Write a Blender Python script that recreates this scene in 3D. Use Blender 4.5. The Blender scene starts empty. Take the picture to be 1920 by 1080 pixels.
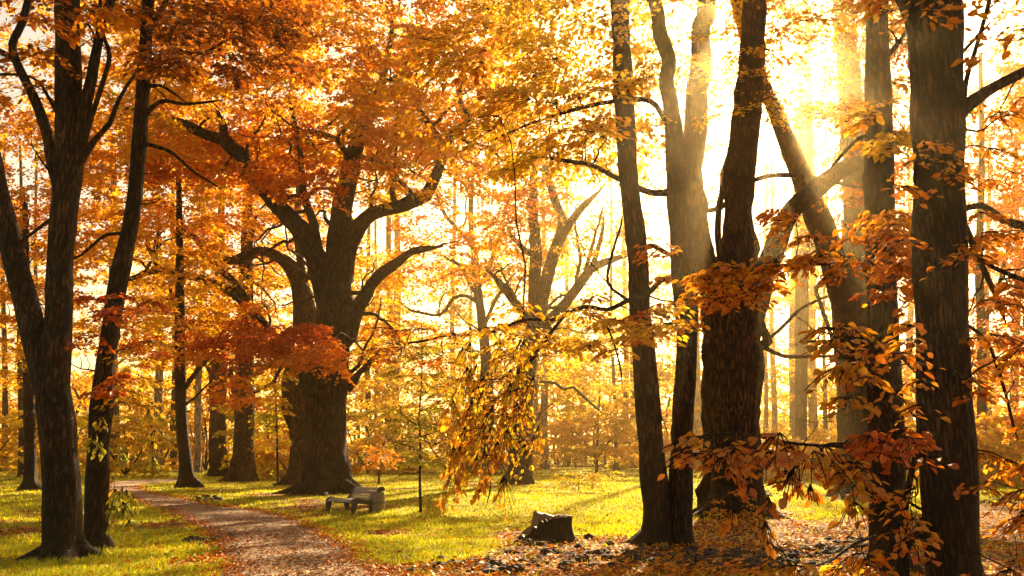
import bpy, math, random
import numpy as np
from mathutils import Matrix, Vector

random.seed(7)
RNG = np.random.default_rng(11)
SC = bpy.context.scene
COL = SC.collection

# ------------------------------------------------------------------ camera
F = 1600.0                                  # focal length in pixels of the 1920 px wide photograph
PITCH = math.atan(310.0 / F)
EYE = 1.6
cam_data = bpy.data.cameras.new('camera')
cam_data.sensor_width = 36.0
cam_data.lens = 36.0 * F / 1920.0
cam_data.clip_end = 1500.0
cam = bpy.data.objects.new('camera', cam_data)
COL.objects.link(cam)
cam.location = (0, 0, EYE)
cam.rotation_euler = (math.radians(90) + PITCH, 0, 0)
SC.camera = cam


def ray(px, py):
    u = -(py - 540.0) / F
    return ((px - 960.0) / F, math.cos(PITCH) - math.sin(PITCH) * u, math.sin(PITCH) + math.cos(PITCH) * u)


def at(px, py, d):
    r = ray(px, py)
    s = d / r[1]
    return np.array([r[0] * s, d, EYE + r[2] * s]), s / F     # point, metres per pixel there


# ------------------------------------------------------------------ light
r0 = ray(1405, 40)
SUN = Vector(r0).normalized()
SUN_EL = math.asin(SUN.z)
SUN_AZ = math.atan2(SUN.x, SUN.y)
world = bpy.data.worlds.new('World')
SC.world = world
world.use_nodes = True
nt = world.node_tree
nt.nodes.clear()
sky = nt.nodes.new('ShaderNodeTexSky')
sky.sky_type = 'NISHITA'
sky.sun_disc = False
sky.sun_elevation = SUN_EL
sky.sun_rotation = SUN_AZ
sky.air_density = 1.0
sky.dust_density = 2.0
sky.ozone_density = 1.0
tint = nt.nodes.new('ShaderNodeMix')
tint.data_type = 'RGBA'
tint.blend_type = 'MULTIPLY'
tint.inputs[0].default_value = 1.0
tint.inputs[7].default_value = (1.0, 0.74, 0.44, 1)
bg = nt.nodes.new('ShaderNodeBackground')
bg.inputs[1].default_value = 0.07
out = nt.nodes.new('ShaderNodeOutputWorld')
nt.links.new(sky.outputs[0], tint.inputs[6])
nt.links.new(tint.outputs[2], bg.inputs[0])
nt.links.new(bg.outputs[0], out.inputs[0])

sun_data = bpy.data.lights.new('sun', 'SUN')
sun_data.energy = 5.0
sun_data.angle = math.radians(0.6)
sun_data.color = (1.0, 0.77, 0.44)
sun = bpy.data.objects.new('sun', sun_data)
COL.objects.link(sun)
sun.rotation_euler = SUN.to_track_quat('Z', 'Y').to_euler()
sun.location = (30, 60, 50)

SC.view_settings.view_transform = 'Standard'
SC.view_settings.look = 'None'
SC.view_settings.gamma = 1.0
SC.view_settings.exposure = 2.2
SC.render.engine = 'CYCLES'
cy = SC.cycles
cy.use_denoising = True
cy.max_bounces = 7
cy.diffuse_bounces = 5
cy.glossy_bounces = 2
cy.transmission_bounces = 5
cy.volume_bounces = 0
cy.transparent_max_bounces = 4
cy.sample_clamp_indirect = 8.0
cy.use_adaptive_sampling = True
cy.adaptive_threshold = 0.02


HAZE_DENSITY = 0.0013
HAZE_G = 0.90

# ------------------------------------------------------------------ noise and terrain
def _h(ix, iy, iz, seed):
    n = (ix.astype(np.int64) * 374761393 + iy.astype(np.int64) * 668265263 + iz.astype(np.int64) * 2147483647 + seed * 974711) & 0xFFFFFFFF
    n = ((n ^ (n >> 13)) * 1274126177) & 0xFFFFFFFF
    n = (n ^ (n >> 16)) & 0xFFFFFF
    return n / float(0xFFFFFF) * 2 - 1


def vn(x, y, z=0.0, seed=0):
    x, y, z = np.broadcast_arrays(np.asarray(x, float), np.asarray(y, float), np.asarray(z, float))
    fx, fy, fz = np.floor(x), np.floor(y), np.floor(z)
    tx, ty, tz = x - fx, y - fy, z - fz
    tx, ty, tz = [t * t * (3 - 2 * t) for t in (tx, ty, tz)]
    r = 0
    for a in (0, 1):
        for b in (0, 1):
            for c in (0, 1):
                w = (tx if a else 1 - tx) * (ty if b else 1 - ty) * (tz if c else 1 - tz)
                r = r + w * _h(fx + a, fy + b, fz + c, seed)
    return r


def height(x, y):
    x = np.asarray(x, float)
    y = np.asarray(y, float)
    h = 0.10 * vn(x / 11.0, y / 11.0, 0, 3) + 0.03 * vn(x / 3.1, y / 3.1, 0, 4)
    k = np.clip((y - 60) / 120.0, 0, 1)
    return h * np.clip(1.3 - y / 90.0, 0.2, 1) + k * k * 0.8


def ground(px, py):
    r = ray(px, py)
    z = 0.0
    for _ in range(8):
        s = (z - EYE) / r[2] if r[2] < -1e-4 else 150.0
        x, y = r[0] * s, r[1] * s
        z = float(height(x, y))
    return np.array([x, y, z])


# ------------------------------------------------------------------ helpers
def node_mat(name):
    m = bpy.data.materials.new(name)
    m.use_nodes = True
    t = m.node_tree
    t.nodes.clear()
    o = t.nodes.new('ShaderNodeOutputMaterial')
    return m, t, o


def N(t, kind, **kw):
    n = t.nodes.new(kind)
    for k, v in kw.items():
        if k.startswith('i_'):
            n.inputs[k[2:].replace('_', ' ')].default_value = v
        else:
            setattr(n, k, v)
    return n


def ramp(t, stops, fac):
    r = t.nodes.new('ShaderNodeValToRGB')
    e = r.color_ramp.elements
    while len(e) > 1:
        e.remove(e[-1])
    e[0].position = stops[0][0]
    e[0].color = (*stops[0][1], 1)
    for p, c in stops[1:]:
        q = e.new(p)
        q.color = (*c, 1)
    t.links.new(fac, r.inputs[0])
    return r.outputs[0]


def leaf_material(name, source, trans=0.55, rough=0.45):
    m, t, o = node_mat(name)
    if source == 'attr':
        a = N(t, 'ShaderNodeAttribute', attribute_name='tint')
        c = a.outputs['Color']
    else:
        a = N(t, 'ShaderNodeObjectInfo')
        c = a.outputs['Color']
    # fine mottling of the blade
    tc = N(t, 'ShaderNodeTexCoord')
    nz = N(t, 'ShaderNodeTexNoise')
    nz.inputs['Scale'].default_value = 9.0 if source == 'attr' else 5.0
    t.links.new(tc.outputs['Object'], nz.inputs['Vector'])
    mul = N(t, 'ShaderNodeMix', data_type='RGBA', blend_type='MULTIPLY')
    mul.inputs[0].default_value = 0.6
    t.links.new(c, mul.inputs[6])
    t.links.new(ramp(t, [(0.3, (0.55, 0.5, 0.45)), (0.6, (1, 1, 1))], nz.outputs['Fac']), mul.inputs[7])
    if source == 'object':
        sx = N(t, 'ShaderNodeSeparateXYZ')
        t.links.new(tc.outputs['Object'], sx.inputs[0])
        ab = N(t, 'ShaderNodeMath', operation='ABSOLUTE')
        t.links.new(sx.outputs['Y'], ab.inputs[0])
        # side veins run forward from the midrib
        sl = N(t, 'ShaderNodeMath', operation='MULTIPLY_ADD')
        t.links.new(ab.outputs[0], sl.inputs[0])
        sl.inputs[1].default_value = -.8
        t.links.new(sx.outputs['X'], sl.inputs[2])
        fr_ = N(t, 'ShaderNodeMath', operation='PINGPONG')
        t.links.new(sl.outputs[0], fr_.inputs[0])
        fr_.inputs[1].default_value = .055
        mn = N(t, 'ShaderNodeMath', operation='MINIMUM')
        t.links.new(fr_.outputs[0], mn.inputs[0])
        t.links.new(ab.outputs[0], mn.inputs[1])
        vr = ramp(t, [(0.0, (.45, .36, .28)), (.014, (.8, .75, .7)), (.03, (1, 1, 1))], mn.outputs[0])
        mv = N(t, 'ShaderNodeMix', data_type='RGBA', blend_type='MULTIPLY')
        mv.inputs[0].default_value = .9
        t.links.new(mul.outputs[2], mv.inputs[6])
        t.links.new(vr, mv.inputs[7])
        n3 = N(t, 'ShaderNodeTexNoise')
        n3.inputs['Scale'].default_value = 3.0
        n3.inputs['Detail'].default_value = 5
        oi = N(t, 'ShaderNodeObjectInfo')
        va = N(t, 'ShaderNodeVectorMath', operation='ADD')
        t.links.new(tc.outputs['Object'], va.inputs[0])
        sc9 = N(t, 'ShaderNodeMath', operation='MULTIPLY')
        sc9.inputs[1].default_value = 40
        t.links.new(oi.outputs['Random'], sc9.inputs[0])
        t.links.new(sc9.outputs[0], va.inputs[1])
        t.links.new(va.outputs[0], n3.inputs['Vector'])
        rim = N(t, 'ShaderNodeMath', operation='MULTIPLY_ADD')
        t.links.new(ab.outputs[0], rim.inputs[0])
        rim.inputs[1].default_value = .42
        t.links.new(n3.outputs['Fac'], rim.inputs[2])
        mk = N(t, 'ShaderNodeMapRange')
        mk.inputs['From Min'].default_value = .62
        mk.inputs['From Max'].default_value = .76
        t.links.new(rim.outputs[0], mk.inputs['Value'])
        mul = N(t, 'ShaderNodeMix', data_type='RGBA')
        t.links.new(mk.outputs[0], mul.inputs[0])
        t.links.new(mv.outputs[2], mul.inputs[6])
        mul.inputs[7].default_value = (.34, .10, .015, 1)
    d = N(t, 'ShaderNodeBsdfDiffuse')
    tr = N(t, 'ShaderNodeBsdfTranslucent')
    g = N(t, 'ShaderNodeBsdfGlossy')
    g.inputs['Roughness'].default_value = rough
    t.links.new(mul.outputs[2], d.inputs['Color'])
    t.links.new(mul.outputs[2], tr.inputs['Color'])
    m1 = N(t, 'ShaderNodeMixShader')
    m1.inputs[0].default_value = trans
    t.links.new(d.outputs[0], m1.inputs[1])
    t.links.new(tr.outputs[0], m1.inputs[2])
    m2 = N(t, 'ShaderNodeMixShader')
    m2.inputs[0].default_value = 0.035
    t.links.new(m1.outputs[0], m2.inputs[1])
    t.links.new(g.outputs[0], m2.inputs[2])
    t.links.new(m2.outputs[0], o.inputs[0])
    return m


def bark_material(name, dark, light, scale=9.0, bump=0.05, patch=None):
    m, t, o = node_mat(name)
    tc = N(t, 'ShaderNodeTexCoord')
    mp = N(t, 'ShaderNodeMapping')
    mp.inputs['Scale'].default_value = (1, 1, 0.16)
    t.links.new(tc.outputs['Object'], mp.inputs['Vector'])
    nz = N(t, 'ShaderNodeTexNoise')
    nz.inputs['Scale'].default_value = scale * 1.6
    nz.inputs['Detail'].default_value = 7
    nz.inputs['Roughness'].default_value = 0.65
    t.links.new(mp.outputs[0], nz.inputs['Vector'])
    vo = N(t, 'ShaderNodeTexVoronoi', feature='DISTANCE_TO_EDGE')
    vo.inputs['Scale'].default_value = scale * 1.9
    wob = N(t, 'ShaderNodeMix', data_type='RGBA')
    wob.inputs[0].default_value = 0.12
    t.links.new(mp.outputs[0], wob.inputs[6])
    t.links.new(nz.outputs['Color'], wob.inputs[7])
    t.links.new(wob.outputs[2], vo.inputs['Vector'])
    crack = N(t, 'ShaderNodeMapRange')
    crack.inputs['From Max'].default_value = 0.34
    t.links.new(vo.outputs['Distance'], crack.inputs['Value'])
    hgt = N(t, 'ShaderNodeMath', operation='MULTIPLY')
    t.links.new(crack.outputs[0], hgt.inputs[0])
    t.links.new(nz.outputs['Fac'], hgt.inputs[1])
    col = ramp(t, [(0.08, dark), (0.5, light)], hgt.outputs[0])
    if patch:
        n2 = N(t, 'ShaderNodeTexNoise')
        n2.inputs['Scale'].default_value = 1.7
        n2.inputs['Detail'].default_value = 4
        t.links.new(tc.outputs['Object'], n2.inputs['Vector'])
        mk = N(t, 'ShaderNodeMapRange')
        mk.inputs['From Min'].default_value = 0.5
        mk.inputs['From Max'].default_value = 0.68
        t.links.new(n2.outputs['Fac'], mk.inputs['Value'])
        mm = N(t, 'ShaderNodeMath', operation='MULTIPLY')
        t.links.new(mk.outputs[0], mm.inputs[0])
        t.links.new(hgt.outputs[0], mm.inputs[1])
        mx = N(t, 'ShaderNodeMix', data_type='RGBA')
        t.links.new(mm.outputs[0], mx.inputs[0])
        t.links.new(col, mx.inputs[6])
        mx.inputs[7].default_value = (*patch, 1)
        col = mx.outputs[2]
    n5 = N(t, 'ShaderNodeTexNoise')
    n5.inputs['Scale'].default_value = 1.1
    n5.inputs['Detail'].default_value = 5
    n5.inputs['Distortion'].default_value = .6
    t.links.new(tc.outputs['Object'], n5.inputs['Vector'])
    tone = N(t, 'ShaderNodeMix', data_type='RGBA', blend_type='MULTIPLY')
    tone.inputs[0].default_value = .9
    t.links.new(col, tone.inputs[6])
    t.links.new(ramp(t, [(.32, (.40, .36, .34)), (.5, (.9, .9, .9)), (.68, (1.45, 1.2, 1.0))], n5.outputs['Fac']), tone.inputs[7])
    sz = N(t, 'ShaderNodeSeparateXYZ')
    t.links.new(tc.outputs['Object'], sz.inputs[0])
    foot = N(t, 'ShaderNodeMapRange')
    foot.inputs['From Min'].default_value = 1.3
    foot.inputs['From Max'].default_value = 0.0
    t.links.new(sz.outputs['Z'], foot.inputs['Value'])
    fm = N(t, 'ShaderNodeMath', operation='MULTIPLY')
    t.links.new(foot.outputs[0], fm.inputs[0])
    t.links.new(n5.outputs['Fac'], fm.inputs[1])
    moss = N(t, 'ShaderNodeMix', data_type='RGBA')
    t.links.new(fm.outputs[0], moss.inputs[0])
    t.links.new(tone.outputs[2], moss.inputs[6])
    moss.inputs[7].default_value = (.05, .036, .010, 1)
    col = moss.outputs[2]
    b = N(t, 'ShaderNodeBump')
    b.inputs['Strength'].default_value = 0.9
    b.inputs['Distance'].default_value = bump
    t.links.new(hgt.outputs[0], b.inputs['Height'])
    p = N(t, 'ShaderNodeBsdfPrincipled')
    p.inputs['Roughness'].default_value = 0.85
    p.inputs['Specular IOR Level'].default_value = 0.25
    t.links.new(col, p.inputs['Base Color'])
    t.links.new(b.outputs[0], p.inputs['Normal'])
    t.links.new(p.outputs[0], o.inputs[0])
    return m


M_LEAF = leaf_material('autumn_leaves', 'attr', 0.62)
M_LEAF1 = leaf_material('single_leaf', 'object', 0.6)
M_GRASS = leaf_material('grass_blades', 'attr', 0.5)
M_LITTER = leaf_material('fallen_leaf', 'attr', 0.15)
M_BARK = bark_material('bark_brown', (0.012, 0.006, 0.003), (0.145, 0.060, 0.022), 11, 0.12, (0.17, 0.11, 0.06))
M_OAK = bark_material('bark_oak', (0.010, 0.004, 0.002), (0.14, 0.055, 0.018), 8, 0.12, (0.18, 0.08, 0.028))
M_OAK2 = bark_material('bark_oak_red_lit', (0.014, 0.006, 0.003), (0.21, 0.085, 0.028), 8, 0.12, (0.24, 0.11, 0.04))  # lighter orange-brown puts the light on the half-hidden second oak into its bark
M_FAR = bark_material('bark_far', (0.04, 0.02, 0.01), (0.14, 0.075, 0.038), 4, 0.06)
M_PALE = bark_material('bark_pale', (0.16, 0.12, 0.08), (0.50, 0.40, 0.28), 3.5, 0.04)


def link(name, me, parent=None, loc=None):
    o = bpy.data.objects.new(name, me)
    COL.objects.link(o)
    if parent is not None:
        o.parent = parent
    if loc is not None:
        o.location = loc
    return o


def tag(o, label=None, cat=None, group=None, kind=None):
    if label:
        o['label'] = label
    if cat:
        o['category'] = cat
    if group:
        o['group'] = group
    if kind:
        o['kind'] = kind
    return o


def mesh_np(name, V, Fc, mat, smooth=False, tint=None):
    """V (n,3), Fc (m,k) array of faces with k corners."""
    V = np.asarray(V, np.float32)
    Fc = np.asarray(Fc, np.int32)
    me = bpy.data.meshes.new(name)
    me.vertices.add(len(V))
    me.vertices.foreach_set('co', V.ravel())
    m, k = Fc.shape
    me.loops.add(m * k)
    me.loops.foreach_set('vertex_index', Fc.ravel())
    me.polygons.add(m)
    me.polygons.foreach_set('loop_start', np.arange(0, m * k, k, dtype=np.int32))
    me.polygons.foreach_set('loop_total', np.full(m, k, np.int32))
    if smooth:
        me.polygons.foreach_set('use_smooth', np.ones(m, bool))
    if tint is not None:
        a = me.color_attributes.new('tint', 'FLOAT_COLOR', 'POINT')
        c = np.ones((len(V), 4), np.float32)
        c[:, :3] = tint
        a.data.foreach_set('color', c.ravel())
    me.update(calc_edges=True)
    me.materials.append(mat)
    return me


def unit(v):
    return v / np.maximum(np.linalg.norm(v, axis=-1, keepdims=True), 1e-9)


def catmull(P, step):
    P = np.asarray(P, float)
    if len(P) < 3:
        n = max(2, int(np.linalg.norm(P[-1, :3] - P[0, :3]) / step) + 1)
        return P[0] + (P[-1] - P[0]) * np.linspace(0, 1, n)[:, None]
    Q = np.vstack([2 * P[0] - P[1], P, 2 * P[-1] - P[-2]])
    o = []
    for i in range(1, len(Q) - 2):
        n = max(1, int(np.linalg.norm(Q[i + 1, :3] - Q[i, :3]) / step))
        t = np.linspace(0, 1, n, endpoint=False)[:, None]
        a, b, c, d = Q[i - 1], Q[i], Q[i + 1], Q[i + 2]
        o.append(0.5 * (2 * b + (c - a) * t + (2 * a - 5 * b + 4 * c - d) * t * t + (3 * b - a - 3 * c + d) * t ** 3))
    o.append(P[-1:])
    return np.vstack(o)


def tube(C, R, sides, rough=0.05, seed=0, root=False, ridges=0.0, cap=True):
    """one tube with parallel-transported rings and bark-like relief; returns V, F(quads)"""
    n = len(C)
    T = unit(np.gradient(C, axis=0))
    rk = np.random.default_rng(seed + 3)
    R = R * (1 + .05 * vn(np.arange(n) * (C[1, 2] - C[0, 2] + .05) * 1.3, seed, 0, 4)) if n > 6 else R
    knots = [(rk.uniform(.12, .9) * n, rk.uniform(0, 6.28), rk.uniform(.12, .30)) for _ in range(max(2, n // 14))] if R.max() > .09 else []
    stepl = float(np.mean(np.linalg.norm(np.diff(C, axis=0), axis=1)))
    u = np.cross(T[0], [0.3, 0.9, 0.1])
    u = unit(u)
    th = np.linspace(0, 2 * np.pi, sides, endpoint=False)
    rings = []
    for i in range(n):
        u = unit(u - T[i] * np.dot(u, T[i]))
        v = np.cross(T[i], u)
        r = np.full(sides, R[i])
        q = C[i] + (np.cos(th)[:, None] * u + np.sin(th)[:, None] * v) * R[i]
        nz = vn(q[:, 0] * 2.3, q[:, 1] * 2.3, q[:, 2] * 1.1, seed)
        nf = vn(q[:, 0] * 11, q[:, 1] * 11, q[:, 2] * 3.0, seed + 5)
        mod = 1 + rough * (1.1 * nz + 0.5 * nf)
        if ridges:
            k = max(6, int(R[i] * 22))
            rd = np.abs(vn(th / (2 * np.pi) * k * 2, np.full(sides, C[i, 2] * 0.9), 0, seed + 9))
            rd[-2:] = rd[:1] * 0.5 + rd[-2:] * 0.5
            mod = mod + ridges * (rd - 0.3)
        for ki, ka, kh in knots:
            da = np.angle(np.exp(1j * (th - ka)))
            mod = mod + kh * np.exp(-(da / .45) ** 2 - ((i - ki) * stepl / max(.10, R[i] * .5)) ** 2)
        if root:
            hh = max(0.0, C[i, 2] - C[1, 2])
            fl = math.exp(-hh / (0.9 * R[-1] + 0.25))
            mod = mod + fl * 0.36 * (np.cos(th * 5 + seed) * 0.6 + np.cos(th * 3 + seed * 2.1) * 0.5)
        rings.append(C[i] + (np.cos(th)[:, None] * u + np.sin(th)[:, None] * v) * (r * mod)[:, None])
    V = np.vstack(rings)
    i = np.arange(n - 1)[:, None] * sides
    j = np.arange(sides)[None, :]
    k = (j + 1) % sides
    Fq = np.stack([i + j, i + k, i + sides + k, i + sides + j], -1).reshape(-1, 4)
    if cap:
        V = np.vstack([V, C[-1:] + T[-1:] * R[-1] * 0.3])
        j = np.arange(sides)
        t = np.stack([(n - 1) * sides + j, (n - 1) * sides + (j + 1) % sides, np.full(sides, len(V) - 1), np.full(sides, len(V) - 1)], -1)
        return V, Fq, t[:, :3]
    return V, Fq, None


def tube_mesh(name, C, R, sides, mat, **kw):
    V, Fq, Ft = tube(C, R, sides, **kw)
    tri = np.vstack([Fq[:, [0, 1, 2]], Fq[:, [0, 2, 3]]] + ([Ft] if Ft is not None else []))
    return mesh_np(name, V, tri, mat, smooth=True)


def tubes_batch(P, R, sides):
    """P (n,k,3), R (n,k): many thin tubes in one mesh; returns V, F"""
    n, k, _ = P.shape
    T = unit(np.gradient(P, axis=1))
    ref = np.where(np.abs(T[..., 2:3]) > 0.9, np.array([1.0, 0, 0]), np.array([0, 0, 1.0]))
    u = unit(np.cross(T, ref))
    v = np.cross(T, u)
    th = np.linspace(0, 2 * np.pi, sides, endpoint=False)
    V = P[:, :, None, :] + (np.cos(th)[None, None, :, None] * u[:, :, None, :] + np.sin(th)[None, None, :, None] * v[:, :, None, :]) * R[:, :, None, None]
    base = (np.arange(n)[:, None, None] * k + np.arange(k - 1)[None, :, None]) * sides
    j = np.arange(sides)[None, None, :]
    jn = (j + 1) % sides
    Fq = np.stack([base + j, base + jn, base + sides + jn, base + sides + j], -1).reshape(-1, 4)
    return V.reshape(-1, 3), Fq


# ------------------------------------------------------------------ leaves
PAL = {
    'yellow': (0.92, 0.60, 0.02), 'lime': (0.50, 0.50, 0.03), 'gold': (0.88, 0.42, 0.014), 'amber': (0.84, 0.29, 0.010),
    'orange': (0.80, 0.19, 0.006), 'red': (0.66, 0.105, 0.006), 'rust': (0.36, 0.085, 0.012), 'brown': (0.20, 0.070, 0.018),
}
MIX = {
    'dark': dict(rust=.12, orange=.27, amber=.37, brown=.04, gold=.20),
    'oak': dict(orange=.15, amber=.27, gold=.35, yellow=.23),
    'red': dict(red=.45, orange=.40, rust=.15),
    'redgold': dict(red=.08, orange=.38, amber=.34, gold=.20),
    'gold': dict(gold=.42, amber=.18, yellow=.40),
    'yellow': dict(yellow=.6, gold=.25, lime=.15),
    'lime': dict(yellow=.5, lime=.42, gold=.08),
    'rust': dict(rust=.45, brown=.2, amber=.2, orange=.15),
}


def tints(mix, nspray, per, C=None):
    order = ['brown', 'rust', 'red', 'orange', 'amber', 'gold', 'yellow', 'lime']
    names = sorted(MIX[mix], key=order.index)
    w = np.array([MIX[mix][k] for k in names])
    base = np.array([PAL[k] for k in names])
    if C is None:
        a = base[RNG.choice(len(names), nspray, p=w)]
    else:                                   # neighbouring sprays turn together, in masses
        q = .5 + .62 * vn(C[:, 0] / 2.6, C[:, 1] / 3.5, C[:, 2] / 1.7, 55) + .25 * vn(C[:, 0] / .9, C[:, 1] / .9, C[:, 2] / .7, 56) + RNG.normal(0, .10, nspray)
        a = base[np.minimum(np.searchsorted(np.cumsum(w), np.clip(q, 0, .999)), len(names) - 1)]
    b = base[RNG.choice(len(names), (nspray, per), p=w)]
    k = RNG.uniform(0.15, 0.75, (nspray, per, 1))
    c = a[:, None, :] * (1 - k) + b * k
    c *= RNG.uniform(0.72, 1.08, (nspray, per, 1))
    return c.reshape(-1, 3)


def sprays(C, head, rad, per, leaf, mix, droop=0.35, hang=False):
    """leaves set along the twigs of flat drooping sprays. returns P, D, Nn, L, tint, twig polylines"""
    n = len(C)
    nt_ = 7
    k = RNG.integers(0, nt_, (n, per))
    fan = (np.arange(nt_) - 3) / 3.0 * 1.15
    ang = head[:, None] + fan[k] + RNG.normal(0, 0.07, (n, per))
    reach = (1 - 0.35 * np.abs(fan[k]) / 1.15)
    t = RNG.uniform(0.08, 1.0, (n, per)) ** 0.75
    r = rad[:, None] * reach * t * 1.35
    tiltx = RNG.normal(0, 0.22, (n, 1))
    P = np.empty((n, per, 3))
    start = C - np.stack([np.cos(head), np.sin(head), np.zeros(n)], -1) * (rad * 0.6)[:, None]
    if hang:
        spread = 0.45
        P[..., 0] = start[:, None, 0] + np.cos(ang) * r * spread
        P[..., 1] = start[:, None, 1] + np.sin(ang) * r * spread
        P[..., 2] = start[:, None, 2] - r * 0.9 + RNG.normal(0, 0.05, (n, per)) * rad[:, None] + 0.5 * rad[:, None]
    else:
        P[..., 0] = start[:, None, 0] + np.cos(ang) * r
        P[..., 1] = start[:, None, 1] + np.sin(ang) * r
        P[..., 2] = start[:, None, 2] + r * tiltx - droop * (t ** 2) * rad[:, None] + RNG.normal(0, 0.07, (n, per)) * rad[:, None]
    side = RNG.choice([-1.0, 1.0], (n, per)) * RNG.uniform(0.2, 1.1, (n, per))
    la = ang + side
    dz = -RNG.uniform(0.1, 0.9, (n, per)) if not hang else -RNG.uniform(0.8, 2.4, (n, per))
    D = unit(np.stack([np.cos(la), np.sin(la), dz], -1))
    up = np.stack([RNG.normal(0, 0.45, (n, per)), RNG.normal(0, 0.45, (n, per)), np.ones((n, per))], -1)
    if hang:
        up[..., :2] *= 2.2
    S = unit(np.cross(D, up))
    Nn = np.cross(S, D)
    L = leaf * RNG.uniform(0.6, 1.25, (n, per))
    # twigs
    tt = np.linspace(0, 1, 4)
    a2 = head[:, None] + fan[None, :]
    rr = rad[:, None, None] * (1 - 0.35 * np.abs(fan) / 1.15)[None, :, None] * tt[None, None, :] * 1.35
    tw = np.empty((n, nt_, 4, 3))
    if hang:
        tw[..., 0] = start[:, None, None, 0] + np.cos(a2)[..., None] * rr * 0.45
        tw[..., 1] = start[:, None, None, 1] + np.sin(a2)[..., None] * rr * 0.45
        tw[..., 2] = start[:, None, None, 2] - rr * 0.9 + 0.5 * rad[:, None, None]
    else:
        tw[..., 0] = start[:, None, None, 0] + np.cos(a2)[..., None] * rr
        tw[..., 1] = start[:, None, None, 1] + np.sin(a2)[..., None] * rr
        tw[..., 2] = start[:, None, None, 2] + rr * tiltx[..., None] - droop * (tt ** 2)[None, None, :] * rad[:, None, None]
    return P.reshape(-1, 3), D.reshape(-1, 3), Nn.reshape(-1, 3), L.ravel(), tints(mix, n, per, C), start, tw.reshape(-1, 4, 3)


def leaf_geo(P, D, Nn, L, W=0.66, hexa=True):
    S = np.cross(D, Nn)
    L_ = L[:, None]
    w = L_ * W * 0.5
    n = len(P)
    if hexa:
        V = np.stack([P, P + D * L_ * .28 + S * w * .85 + Nn * w * .30, P + D * L_ * .66 + S * w * .8 + Nn * w * .22,
                      P + D * L_ - Nn * L_ * .08, P + D * L_ * .66 - S * w * .8 + Nn * w * .22, P + D * L_ * .28 - S * w * .85 + Nn * w * .30], 1)
        f = np.array([[0, 1, 2], [0, 2, 3], [0, 3, 4], [0, 4, 5]])
    else:
        V = np.stack([P, P + D * L_ * .42 + S * w + Nn * w * .3, P + D * L_, P + D * L_ * .42 - S * w + Nn * w * .3], 1)
        f = np.array([[0, 1, 2], [0, 2, 3]])
    k = V.shape[1]
    Fc = (np.arange(n)[:, None, None] * k + f[None]).reshape(-1, 3)
    return V.reshape(-1, 3), Fc, k


def single_leaf_mesh(i):
    rows = [(-.22, .0, 0), (0, .02, 0), (.12, .17, 0.02), (.3, .30, .04), (.5, .335, .045), (.7, .25, .02), (.87, .12, -.03), (1.0, .005, -.09)]
    V, Fc = [], []
    for r, (u, w, z) in enumerate(rows):
        cz = z * 0.6 + (0.03 * math.sin(u * 7 + i * 2))
        V += [(u, -w * (1 + .06 * math.sin(i + r)), cz + w * .28), (u, 0, cz), (u, w * (1 + .06 * math.cos(i * 2 + r)), cz + w * .28)]
        if r == 0:
            V[-3] = (u, -.008, cz)
            V[-1] = (u, .008, cz)
    for r in range(len(rows) - 1):
        a = r * 3
        Fc += [(a, a + 1, a + 4), (a, a + 4, a + 3), (a + 1, a + 2, a + 5), (a + 1, a + 5, a + 4)]
    return mesh_np('leaf', np.array(V), np.array(Fc), M_LEAF1, smooth=True)


LEAF_MESHES = [single_leaf_mesh(i) for i in range(4)]


def leaf_parts(root, loc, P, D, Nn, L, tint, most):
    """the leaves that show largest become parts of their own; returns the mask of the rest"""
    Y = P[:, 1]
    zc = P[:, 1] * math.cos(PITCH) + (P[:, 2] - EYE) * math.sin(PITCH)
    yc = -P[:, 1] * math.sin(PITCH) + (P[:, 2] - EYE) * math.cos(PITCH)
    px = 960 + F * P[:, 0] / np.maximum(zc, .1)
    py = 540 - F * yc / np.maximum(zc, .1)
    size = np.where((px > 0) & (px < 1920) & (py > 0) & (py < 1080) & (Y > 1), L * F / np.maximum(zc, .1), 0)
    idx = np.argsort(-size)[:most]
    idx = idx[size[idx] > 9]
    S = np.cross(Nn, D)
    for q, i in enumerate(idx):
        o = bpy.data.objects.new('leaf', LEAF_MESHES[q % 4])
        COL.objects.link(o)
        o.parent = root
        l = L[i]
        p = P[i] - loc
        o.matrix_local = Matrix(((D[i, 0] * l, S[i, 0] * l, Nn[i, 0] * l, p[0]), (D[i, 1] * l, S[i, 1] * l, Nn[i, 1] * l, p[1]), (D[i, 2] * l, S[i, 2] * l, Nn[i, 2] * l, p[2]), (0, 0, 0, 1)))
        o.color = (*[float(x) for x in tint[i]], 1)
    keep = np.ones(len(P), bool)
    keep[idx] = False
    return keep


# ------------------------------------------------------------------ trees
STAT = dict(leaves=0, tris=0)


def in_box(b, n):
    """n points in a block given by its outline seen from the path and by near and far distance"""
    x0, x1, y0, y1, d0, d1 = b
    px, py = RNG.uniform(x0, x1, n), RNG.uniform(y0, y1, n)
    d = RNG.uniform(d0, d1, n)
    return np.array([at(a, b_, c)[0] for a, b_, c in zip(px, py, d)])


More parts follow.
